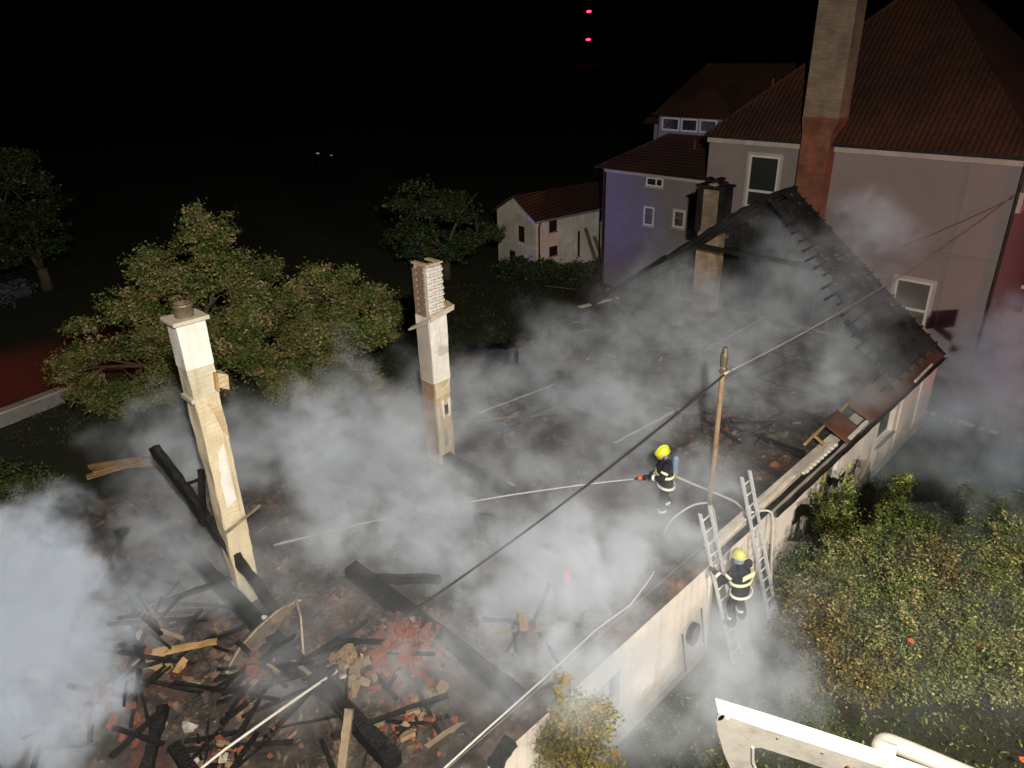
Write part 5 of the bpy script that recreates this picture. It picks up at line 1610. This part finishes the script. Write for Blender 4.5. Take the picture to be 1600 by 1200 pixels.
tree('dark_tree', 'dark tall tree at the left edge of the garden', (-26.5, 40.5, 0), .3,
     [((-27.5, 40, 6.2), (2.6, 2, 1.6)), ((-25.8, 40, 5.0), (1.9, 1.8, 1.8)), ((-26.5, 39.6, 3.0), (2.4, 1.8, 1.8))],
     8000, .24, 'dark_leaf', per=26, spread=.24, shell=.2, frill=9, tshift=-.45)
tree('garden_shrub', 'pale grey-leaved shrub under the dark tree at the left edge', (-26.4, 37.2, 0), .06,
     [((-26.7, 37.1, .8), (.8, .6, .5)), ((-25.8, 37.2, 1.1), (.6, .6, .5))], 1500, .16, 'grey_leaf', 'shrub', per=20, spread=.15)
tree('garden_shrub', 'dark green shrub on the lawn at the left edge beside the white smoke', (-14.9, 18.6, 0), .05,
     [((-15.2, 18.6, .6), (1.2, .9, .7)), ((-14.3, 18.2, .5), (.9, .8, .6)), ((-16.3, 18.8, .7), (1.1, .9, .7))], 4200, .10, 'dark_leaf', 'shrub', per=20, spread=.14, tshift=.2)
for (x, y, r_, lab) in ((0.2, 39.6, 1.1, 'low dark shrub against the gable of the small barn'), (1.9, 39.4, .9, 'low dark shrub at the corner of the small barn'), (3.4, 39.4, .8, 'low dark shrub before the long barn wall'), (5.2, 39.6, .9, 'low dark shrub between barn and lower house')):
    tree('garden_shrub', lab, (x, y, 0), .05, [((x, y, .55 * r_), (r_, r_ * .8, r_ * .7)), ((x + .4, y, .8 * r_), (r_ * .6, r_ * .6, r_ * .5))], 1500, .17, 'dark_leaf', 'shrub', 'shrubs round the barn', per=20, spread=.16, tshift=-.4)

# lumber stack on the lawn behind
lp = at(200, 733, 0)
ls = empty('lumber_pile', lp, 'pile of orange sawn boards on the lawn behind the house', 'lumber')
for k in range(14):
    a_ = lp + Vector((random.uniform(-.5, .3), random.uniform(-.3, .3), .06 + .05 * (k // 3)))
    d_ = Vector((math.cos(.35 + random.gauss(0, .25)), math.sin(.35 + random.gauss(0, .25)), random.gauss(0, .04))) * random.uniform(.5, 1.0)
    MB().beam(a_ - d_, a_ + d_, .14, .04, 2, .006, k).build('board', random.choice(('timber', 'timber', 'door_brown', 'old_timber')), ls)

# ------------------------------------------------------------------ garden at the street side
SG = 'shrubs in the front garden'


def shrub(x, y, r_, h, n_, mt, lab, leaf=.075, tsh=0.0):
    """a loose bush: a dense skirt and a crowd of upright sprays of different height"""
    lobes = [((x, y, h * .38), (r_, r_ * .95, h * .36)), ((x + r_ * .45, y - r_ * .2, h * .35), (r_ * .7, r_ * .7, h * .34)), ((x - r_ * .4, y + r_ * .3, h * .38), (r_ * .7, r_ * .7, h * .34))]
    for _ in range(int(9 + 8 * r_)):
        t_ = random.uniform(0, 6.28); d_ = r_ * math.sqrt(random.random()) * 1.05
        hh = h * random.uniform(.62, 1.16)
        lobes.append(((x + d_ * math.cos(t_), y + d_ * math.sin(t_), hh * .82), (.13 * random.uniform(.7, 1.5), .13 * random.uniform(.7, 1.5), hh * random.uniform(.14, .26))))
    return tree('garden_shrub', lab, (x, y, 0), .028, lobes, n_, leaf, mt, 'shrub', SG, per=14, spread=.085, shell=.15, tshift=tsh, twigs=False)


shrub(6.3, 11.9, .7, 1.9, 5600, 'rust_leaf', 'rust brown shrub closest to the ladders', .07)
shrub(7.4, 12.2, .8, 2.0, 6600, 'shrub_leaf', 'dense green shrub right of the rust brown one', .065)
shrub(8.7, 12.3, .85, 1.9, 6600, 'shrub_leaf', 'brown flecked green shrub in the middle of the garden', .065, .12)
shrub(9.5, 13.2, .7, 2.1, 5200, 'rust_leaf', 'orange brown shrub behind the middle of the garden', .07)
shrub(10.4, 12.0, .9, 1.8, 6600, 'shrub_leaf', 'dark green shrub by the right picture edge', .07, -.02)
shrub(6.6, 10.7, .75, 1.5, 5200, 'rust_leaf', 'low brown shrub above the pale metal bracket', .07)
shrub(7.9, 10.8, .85, 1.6, 6200, 'shrub_leaf', 'low green shrub above the pale metal rail', .065, .05)
shrub(9.4, 10.7, .9, 1.6, 6200, 'shrub_leaf', 'low green shrub at the lower right corner', .07, .08)
shrub(11.6, 11.0, .9, 1.6, 4200, 'rust_leaf', 'brownish shrub cut by the right picture edge', .075)
shrub(7.7, 13.6, .55, 1.8, 4200, 'shrub_leaf', 'slim green shrub behind the dense one', .07, .1)
shrub(8.0, 15.0, .42, 2.1, 4200, 'bright_leaf', 'tall bright green climber near the plastered wall', .075)
shrub(9.3, 14.5, .6, 1.4, 4200, 'bright_leaf', 'rounded light green bush in the middle distance of the garden', .075)
shrub(11.2, 13.8, .6, 1.9, 4200, 'shrub_leaf', 'upright green shrub at the right edge beyond the others', .07, .05)
shrub(6.7, 13.5, .5, 1.3, 3200, 'shrub_leaf', 'low dark shrub at the foot of the tall ladder', .07, -.15)
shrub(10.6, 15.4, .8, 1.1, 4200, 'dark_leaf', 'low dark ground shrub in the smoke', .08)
shrub(12.6, 15.8, 1.0, 1.3, 4600, 'dark_leaf', 'dark leaved shrub at the right edge', .08)
shrub(5.6, 9.6, .5, .6, 2200, 'dark_leaf', 'low weedy clump on the ground left of the brown shrubs', .07, .2)
shrub(3.6, 8.6, .5, .5, 1800, 'dark_leaf', 'low weedy clump on the ground below the wall', .07, .2)
tree('garden_plant', 'leaning yellow-green tall plant in the garden', (9.6, 15.4, 0), .03, [((9.55, 15.5, .8), (.28, .28, .5)), ((9.85, 15.7, 1.35), (.26, .26, .4)), ((10.1, 15.85, 1.75), (.2, .2, .25))], 1700, .085, 'bright_leaf', 'plant', per=18, spread=.08, tshift=.15)
tree('window_plant', 'green potted plant under the open street window', W(17.3, 5.15, 0), .03, [(W(17.3, 5.2, .75), (.38, .38, .45)), (W(17.5, 5.25, 1.15), (.25, .25, .3))], 1700, .08, 'bright_leaf', 'plant', per=18, spread=.09)
tree('garden_shrub', 'tall yellow leaved bush at the bottom edge against the wall', (1.0, 8.3, 0), .04,
     [((.72, 8.35, 2.65), (.26, .26, .55)), ((.95, 8.3, 2.0), (.5, .4, .6)), ((1.3, 8.3, 2.3), (.24, .24, .45)), ((.6, 8.2, 1.6), (.5, .4, .5)), ((1.1, 8.3, 1.2), (.55, .45, .5)), ((.5, 8.15, 2.2), (.25, .25, .4))],
     5200, .075, 'yellow_leaf', 'shrub', per=18, spread=.08, shell=.2)

# flowers, stakes, small pots
for (px, py, z, mt, lab) in ((1511, 897, .9, 'petal_pink', 'pink flower bloom at the back of the garden'), (1423, 1001, 1.3, 'petal_red', 'orange red bloom in the middle of the shrubs'), (1530, 1009, 1.3, 'petal_red', 'orange red bloom towards the right edge'), (1598, 1187, 1.0, 'petal_red', 'red bloom in the lower right corner')):
    p = at(px, py, z)
    fl = empty('flower', (p.x, p.y, 0), lab, 'flower', 'blooms in the garden')
    MB().tube([(p.x, p.y, 0), p], .010, 5).build('stem', 'grass_mat', fl)
    for k in range(6):
        t_ = k * math.pi / 3
        MB().lump(p + Vector((.035 * math.cos(t_), .035 * math.sin(t_), .01)), .032, k, 1, .2, (1, 1, .5)).build('petal', mt, fl)
for (pa, pb, z1, r_, mt, lab) in (((1412, 800), (1425, 742), 1.25, .035, 'old_timber', 'grey wooden stake standing in the smoky yard'), ((1352, 890), (1332, 845), 1.1, .028, 'zinc', 'white stake leaning in the climber'), ((1306, 842), (1299, 815), .75, .03, 'zinc', 'short white peg near the wall foot'),
                                  ((1346, 850), (1345, 812), 1.0, .022, 'old_timber', 'thin grey cane behind the climber')):
    a_ = at(*pa, 0.0); b_ = at(*pb, z1)
    single('garden_stake', MB().tube([a_, b_], r_, 7), mt, a_, lab, 'stake', 'stakes in the garden')
p = at(1360, 858, .1)
cr = empty('brick_pile', p - ZA * .1, 'small pile of brown bricks among the garden plants', 'bricks')
for k in range(14):
    o = bpy.data.objects.new('brick', random.choice(bmeshes['loose_brick_dark'])); col.objects.link(o); o.parent = cr
    o.location = (random.uniform(-.35, .35), random.uniform(-.25, .25), .04 + .08 * (k % 4)); o.rotation_euler = (random.gauss(0, .1), random.gauss(0, .1), random.uniform(0, 3))
    o.scale = (1.2, 1.2, 1.2)
# edging stones of the yard
a_, b_ = at(1424, 640, 0), at(1556, 678, 0)
ordinal = ('first', 'second', 'third', 'fourth', '', 'fifth', 'sixth', 'seventh', 'eighth', 'ninth', 'tenth', 'eleventh', 'last')
stone_labels = [f'{w_} white edging stone counting from the burnt house corner' for w_ in ordinal]
for k in range(13):
    t_ = k / 12
    p = a_.lerp(b_, t_) + Vector((random.uniform(-.06, .06), random.uniform(-.06, .06), 0))
    if k == 4: continue
    single('edging_stone', MB().lump(p + ZA * .05, .10 * random.uniform(.7, 1.15), k, 1, .4, (1.3, 1, .7)), 'stone_white', p, stone_labels[k], 'stone', 'row of white edging stones')
p = at(1210, 946, .25)
single('tin_can', MB().tube([p - ZA * .25, p], .09, 12), 'zinc', p - ZA * .25, 'small metal can at the foot of the tall ladder', 'can')

# grass and weeds
gp = []
for k in range(26000):
    x = random.uniform(1.5, 24); y = random.uniform(7, 30)
    u, v = (x + y) * S, (y - x) * S
    if v > V0 - .15 and u < U1: continue
    if noise.noise(Vector((x * .5, y * .5, 4))) < random.uniform(-.6, .25): continue
    gp.append((x, y, random.uniform(.0, .14)))
g_ = leaves('grass', np.array(gp), .16, 'dark_leaf', asp=.16, flat=1.2, kind='stuff')
setp(g_, 'rough grass and weeds over the garden and yard', 'grass')
gp = []
for k in range(26000):
    x = random.uniform(-18, 6); y = random.uniform(22, 39)
    u, v = (x + y) * S, (y - x) * S
    if v < V1 + .6: continue
    gp.append((x, y, random.uniform(.0, .10)))
g_ = leaves('grass', np.array(gp), .15, 'dark_leaf', asp=.16, flat=1.2, kind='stuff')
setp(g_, 'mown grass of the dark lawn behind the house', 'grass')

gp = []
for k in range(15000):
    x = random.uniform(2.2, 14); y = random.uniform(6.8, 16.5)
    u, v = (x + y) * S, (y - x) * S
    if v > V0 - .2: continue
    if noise.noise(Vector((x * .9, y * .9, 14))) < random.uniform(-.5, .3): continue
    gp.append((x, y, random.uniform(.02, .30) * (0.6 + noise.noise(Vector((x * 1.3, y * 1.3, 2))))))
g_ = leaves('weeds', np.array(gp), .09, 'shrub_leaf', asp=.5, flat=.6, kind='stuff', tint=rng.normal(.35, .2, len(gp)))
setp(g_, 'low leafy weeds covering the garden soil between the shrubs', 'weeds')

# ------------------------------------------------------------------ rescue basket bracket in the foreground
bk = empty('rescue_basket', (1.4, 1.9, 8.9), 'pale painted bracket and rail of the lift basket in the lower right corner', 'lift basket')


def bp_(px, py, Y=2.0): return atY(px, py, Y)


# side plate with a rounded slot: a strip between its outer edge and the slot, turned a little to the left
def bY(px, py): return 2.0 - .2 * (px - 1117) / 300 + .25 * (py - 1092) / 200
crease = [(1122, 1112), (1190, 1136), (1260, 1158), (1340, 1184), (1420, 1212), (1520, 1248), (1620, 1284)]
outer = [(1122, 1112), (1119, 1124), (1122, 1145), (1131, 1175), (1148, 1215), (1170, 1262), (1196, 1320)]
top = [(1117, 1090), (1190, 1112), (1260, 1134), (1340, 1160), (1420, 1188), (1520, 1224), (1620, 1260)]
slot_l = [(1180, 1167), (1173, 1172), (1175, 1190), (1184, 1215), (1200, 1255), (1222, 1320)]
slot_t = [(1180, 1167), (1190, 1167), (1250, 1186), (1330, 1213), (1420, 1244), (1520, 1281), (1620, 1317)]
mbp = MB()


def strip(A_, B_):
    n_ = 24

    def samp(P_, t_):
        f_ = t_ * (len(P_) - 1); i_ = min(int(f_), len(P_) - 2); q_ = f_ - i_
        return (P_[i_][0] + (P_[i_ + 1][0] - P_[i_][0]) * q_, P_[i_][1] + (P_[i_ + 1][1] - P_[i_][1]) * q_)
    vs_ = []
    for i_ in range(n_ + 1):
        a_, b_ = samp(A_, i_ / n_), samp(B_, i_ / n_)
        vs_ += [bp_(*a_, bY(*a_)), bp_(*b_, bY(*b_))]
    mbp.add(vs_, [(2 * i_, 2 * i_ + 1, 2 * i_ + 3, 2 * i_ + 2) for i_ in range(n_)])


strip(crease, slot_t); strip(outer, slot_l)
pl_ = mbp.build('side_plate', 'basket_paint', bk)
bm = bmesh.new(); bm.from_mesh(pl_.data); bmesh.ops.remove_doubles(bm, verts=bm.verts, dist=.0005); bm.to_mesh(pl_.data); bm.free()
sm_ = pl_.modifiers.new('t', 'SOLIDIFY'); sm_.thickness = .008; sm_.offset = 0
# folded flange along the upper edge, facing up
mb = MB()
for c_, t_ in zip(crease, top):
    p, q = bp_(*c_, bY(*c_)), bp_(*t_, bY(*t_) + .045)
    dn = Vector((0, .003, -.010))
    mb.v += [tuple(p), tuple(q), tuple(q + dn), tuple(p + dn)]
mb.f = [(i * 4 + j, i * 4 + (j + 1) % 4, i * 4 + 4 + (j + 1) % 4, i * 4 + 4 + j) for i in range(len(crease) - 1) for j in range(4)] + [(3, 2, 1, 0)]
mb.build('flange', 'basket_paint', bk, bevel=.003)
for (bx, by) in ((1215, 1153), (1285, 1176)):
    MB().lump(bp_(bx, by, bY(bx, by) - .004), .007, 2, 2, .05).build('bolt', 'dark_metal', bk)
MB().lump(bp_(1136, 1121, 1.98), .010, 1, 2, .05).build('bolt', 'yellow_timber', bk)
MB().tube([bp_(1325, 1205, 1.96), bp_(1350, 1212, 1.95), bp_(1375, 1222, 1.94)], .020, 10).build('hinge', 'rusty_sheet', bk)
sl = [bp_(x, y, bY(x, y) - .006) for x, y in ((1176, 1167), (1176, 1190), (1186, 1215))]
MB().tube(sl, .007, 6).build('slot_lip', 'basket_paint', bk)
# round hand rail beside it
rp = [bp_(1400, 1180, 2.1), bp_(1376, 1170, 2.14), bp_(1384, 1160, 2.2), bp_(1420, 1172, 2.22), bp_(1500, 1205, 2.22), bp_(1640, 1262, 2.22)]
MB().tube(smooth_path(rp), .040, 12).build('hand_rail', 'basket_paint', bk, smooth=True)
e_ = bp_(1640, 1262, 2.22)
MB().tube([e_, e_ + Vector((.1, -.1, -1.0))], .045, 10).build('post', 'basket_paint', bk, smooth=True)
e2 = bp_(1620, 1290)
MB().box(e2 + Vector((.35, -.35, -.75)), (1.5, 1.1, .08), Matrix.Identity(3)).build('basket_floor', 'dark_metal', bk)
MB().beam(e2 + Vector((.1, -.05, -.02)), e2 + Vector((.1, -.15, -.8)), .08, .08).build('post', 'basket_paint', bk)
MB().beam(e2 + Vector((.4, -.6, -.85)), (9, -11, .9), .4, .5).build('boom', 'basket_paint', bk)
MB().box((9, -11, .45), (2.4, 2.4, .9), Matrix.Identity(3)).build('turntable', 'dark_metal', bk)

# street side floodlight on a tripod truck mast, out of view to the right
lm = empty('light_mast', (FLOOD2.x + .3, FLOOD2.y - .6, 0), 'floodlight on a mast out in the street beyond the garden', 'floodlight')
MB().tube([(FLOOD2.x + .3, FLOOD2.y - .6, 0), (FLOOD2.x + .3, FLOOD2.y - .6, 8.4)], .08, 10).build('mast', 'zinc', lm)
MB().box(FLOOD2 + Vector((.1, -.5, 0)), (.7, .3, .5), Matrix.Identity(3)).build('head', 'dark_metal', lm)
# floodlight mast that lights the place (behind the camera)
lm = empty('light_mast', (FLOOD.x + .3, FLOOD.y - .6, 0), 'floodlight on a telescopic mast behind the viewpoint', 'floodlight')
MB().tube([(FLOOD.x + .3, FLOOD.y - .6, 0), (FLOOD.x + .3, FLOOD.y - .6, 13.3)], .08, 10).build('mast', 'zinc', lm)
MB().box(FLOOD + Vector((.1, -.5, 0)), (.7, .3, .5), Matrix.Identity(3)).build('head', 'dark_metal', lm)

# ------------------------------------------------------------------ smoke


def smoke_mat(name, colr, dens, aniso=0.0):
    m_ = bpy.data.materials.new(name); m_.use_nodes = True
    nt = m_.node_tree; nt.nodes.clear()
    o = nt.nodes.new('ShaderNodeOutputMaterial'); pv = nt.nodes.new('ShaderNodeVolumePrincipled')
    nt.links.new(pv.outputs[0], o.inputs['Volume'])
    pv.inputs['Color'].default_value = (*colr, 1); pv.inputs['Density'].default_value = dens
    pv.inputs['Anisotropy'].default_value = aniso
    return m_


def smoke(name, label, blobs, voxel, scale, amp, mt, stretch=(1, 1, 1), pad=1.25, power=1.0, zmin=None, detail=5.0, swirl=1.1, wisp=5.0):
    """drifting smoke: a density grid of soft clouds broken up by turbulence"""
    mn = [min(b[0][i] - b[1][i] * pad for b in blobs) for i in range(3)]
    mx_ = [max(b[0][i] + b[1][i] * pad for b in blobs) for i in range(3)]
    if zmin is not None: mn[2] = max(mn[2], zmin)
    res = [max(8, int((mx_[i] - mn[i]) / voxel)) for i in range(3)]
    gn = bpy.data.node_groups.new(name, 'GeometryNodeTree')
    gn.interface.new_socket('Geometry', in_out='OUTPUT', socket_type='NodeSocketGeometry')
    N_, L_ = gn.nodes, gn.links
    out = N_.new('NodeGroupOutput'); vc = N_.new('GeometryNodeVolumeCube')
    vc.inputs['Min'].default_value = mn; vc.inputs['Max'].default_value = mx_
    for i, a_ in enumerate('XYZ'): vc.inputs['Resolution ' + a_].default_value = res[i]
    pos = N_.new('GeometryNodeInputPosition')

    def vm(op, a_, b_):
        n_ = N_.new('ShaderNodeVectorMath'); n_.operation = op
        for i, x in enumerate((a_, b_)):
            if isinstance(x, (tuple, list, Vector)): n_.inputs[i].default_value = x
            elif x is not None: L_.new(x, n_.inputs[i])
        return n_

    def mt_(op, a_, b_=None):
        n_ = N_.new('ShaderNodeMath'); n_.operation = op
        for i, x in enumerate((a_, b_)):
            if isinstance(x, (int, float)): n_.inputs[i].default_value = x
            elif x is not None: L_.new(x, n_.inputs[i])
        return n_.outputs[0]

    sp = vm('MULTIPLY', pos.outputs[0], stretch).outputs[0]

    def noise_(scale_, det_, rough_, dist_, src):
        n_ = N_.new('ShaderNodeTexNoise'); n_.inputs['Scale'].default_value = scale_; n_.inputs['Detail'].default_value = det_
        n_.inputs['Roughness'].default_value = rough_; n_.inputs['Distortion'].default_value = dist_
        L_.new(src, n_.inputs['Vector'])
        return n_

    wp = noise_(scale * 1.5, 2, .5, 0, sp)
    sw = vm('ADD', sp, vm('MULTIPLY', vm('SUBTRACT', wp.outputs['Color'], (.5, .5, .5)).outputs[0], (swirl,) * 3).outputs[0]).outputs[0]
    nz_ = noise_(scale, detail, .6, .4, sw)
    nn = mt_('MULTIPLY', mt_('SUBTRACT', nz_.outputs[0], .5), amp)
    fz = noise_(scale * 3.6, 5, .62, .8, sw)
    fine = mt_('MAXIMUM', mt_('ADD', 1.0, mt_('MULTIPLY', mt_('SUBTRACT', fz.outputs[0], .5), wisp)), .03)
    tot = None
    for (c_, r_, a_) in blobs:
        ln = vm('LENGTH', vm('DIVIDE', vm('SUBTRACT', pos.outputs[0], c_).outputs[0], r_).outputs[0], None).outputs['Value']
        f_ = mt_('ADD', mt_('SUBTRACT', 1.0, ln), nn)
        f_ = mt_('MAXIMUM', f_, 0.0)
        if power != 1.0: f_ = mt_('POWER', f_, power)
        f_ = mt_('MULTIPLY', f_, a_)
        # keep clear of the grid walls
        edge = mt_('MULTIPLY', mt_('MAXIMUM', mt_('SUBTRACT', pad - .02, ln), 0.0), 6.0)
        f_ = mt_('MULTIPLY', f_, mt_('MINIMUM', edge, 1.0))
        tot = f_ if tot is None else mt_('ADD', tot, f_)
    L_.new(mt_('MULTIPLY', tot, fine), vc.inputs['Density'])
    sm = N_.new('GeometryNodeSetMaterial'); sm.inputs['Material'].default_value = mt
    L_.new(vc.outputs[0], sm.inputs[0]); L_.new(sm.outputs[0], out.inputs[0])
    me = bpy.data.meshes.new(name)
    o = bpy.data.objects.new(name, me); col.objects.link(o)
    o.modifiers.new('smoke', 'NODES').node_group = gn
    return setp(o, label, 'smoke', 'smoke drifting from the fire', 'stuff')


def sb(px, py, z, r_, a_):
    p = at(px, py, z)
    return ((p.x, p.y, p.z), r_, a_)


WHITE = smoke_mat('white_smoke', (.74, .82, .94), 1.0, -.25)
GREY = smoke_mat('grey_smoke', (.76, .82, .90), 1.0, -.25)
BLUE = smoke_mat('beacon_blue_smoke', (.70, .82, .95), 1.0, -.25)  # blue glow of the beacons put into the smoke colour
smoke('smoke', 'dense white smoke plume billowing at the left edge',
      [((-8.1, 9.0, 3.2), (1.6, 1.7, 1.9), 3.6), ((-8.4, 9.9, 4.5), (1.2, 1.3, 1.2), 3.2), ((-8.9, 8.6, 4.0), (1.8, 1.6, 1.8), 3.6), ((-7.2, 8.0, 2.8), (1.0, 1.0, 1.1), 2.4), ((-7.0, 10.4, 3.0), (1.2, 1.2, 1.0), .7)],
      .07, 1.05, 2.7, WHITE, (1, 1, .85), pad=1.4, power=1.2, detail=8.0, swirl=.6, wisp=6.5)
smoke('smoke', 'grey smoke bank rolling between and below the white chimneys',
      [((-3.4, 15.6, 3.6), (2.8, 2.3, 2.2), 1.4), ((-4.6, 14.6, 3.6), (1.7, 1.6, 1.7), 1.15), ((-7.4, 15.2, 3.4), (2.6, 1.9, 1.6), .85), ((-2.2, 12.6, 3.1), (2.8, 2.1, 1.2), 1.25), ((1.0, 11.4, 3.0), (2.8, 2.0, 1.2), 1.8),
       ((3.0, 12.2, 3.0), (1.9, 1.6, 1.0), 1.3), ((-5.4, 10.8, 2.9), (2.0, 1.5, .9), .8), ((-1.4, 9.6, 2.8), (1.9, 1.4, .8), .9), ((1.3, 9.2, 2.6), (1.5, 1.2, 1.1), 1.5), ((-4.2, 8.8, 2.8), (1.5, 1.2, .7), 1.0), ((-7.0, 12.6, 3.0), (1.9, 1.6, 1.1), .9), ((0.5, 14.6, 3.1), (2.8, 2.2, 1.1), .4), ((3.5, 13.7, 3.2), (1.6, 1.4, 1.3), .75), ((-1.0, 12.5, 3.0), (8.0, 6.5, 2.2), .13)],
      .11, .42, 2.6, GREY, (1, 1, 1.2), zmin=2.0, pad=1.5, power=1.6, wisp=8.5)
smoke('smoke', 'thin grey smoke drifting over the far half of the burnt floor',
      [((6.0, 21.0, 3.6), (4.6, 4.4, 1.8), .26), ((9.8, 23.6, 4.8), (3.4, 3.2, 2.3), .30), ((12.2, 24.3, 5.9), (1.8, 1.8, 1.7), .85), ((2.6, 22.4, 3.3), (3.2, 3.0, 1.5), .36), ((2.5, 17.6, 3.3), (3.0, 2.6, 1.3), .6), ((6.0, 25.6, 4.0), (3.0, 2.8, 1.8), .26), ((-.6, 19.4, 3.1), (2.8, 2.6, 1.1), .42), ((7.4, 18.0, 3.1), (3.2, 2.6, 1.2), .32), ((9.6, 20.0, 3.5), (3.0, 2.8, 1.5), .26)],
      .17, .46, 2.9, GREY, (1, 1, 1.2), zmin=1.8, pad=1.5, power=1.5, wisp=9.0)
smoke('smoke', 'smoke coloured beacon blue drifting over the yard at the right edge',
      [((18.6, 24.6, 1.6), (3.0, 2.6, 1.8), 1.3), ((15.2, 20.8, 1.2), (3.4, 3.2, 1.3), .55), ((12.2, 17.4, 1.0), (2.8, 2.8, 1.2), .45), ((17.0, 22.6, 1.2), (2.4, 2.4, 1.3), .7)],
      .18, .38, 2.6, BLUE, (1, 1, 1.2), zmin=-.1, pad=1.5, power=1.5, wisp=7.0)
smoke('smoke', 'thin grey smoke spilling down outside the near wall by the doorway',
      [((3.4, 10.6, .9), (1.6, 1.5, 1.2), .9), ((4.6, 11.6, .9), (1.4, 1.4, 1.3), 1.0), ((2.0, 9.1, 1.1), (1.5, 1.2, 1.1), 1.0), ((5.2, 10.2, .6), (1.6, 1.4, 1.0), .6), ((8.5, 11.5, .8), (4.0, 3.0, 1.4), .07)],
      .12, .55, 2.6, GREY, (1, 1, 1.1), zmin=-.1, pad=1.5, power=1.5, wisp=6.5)
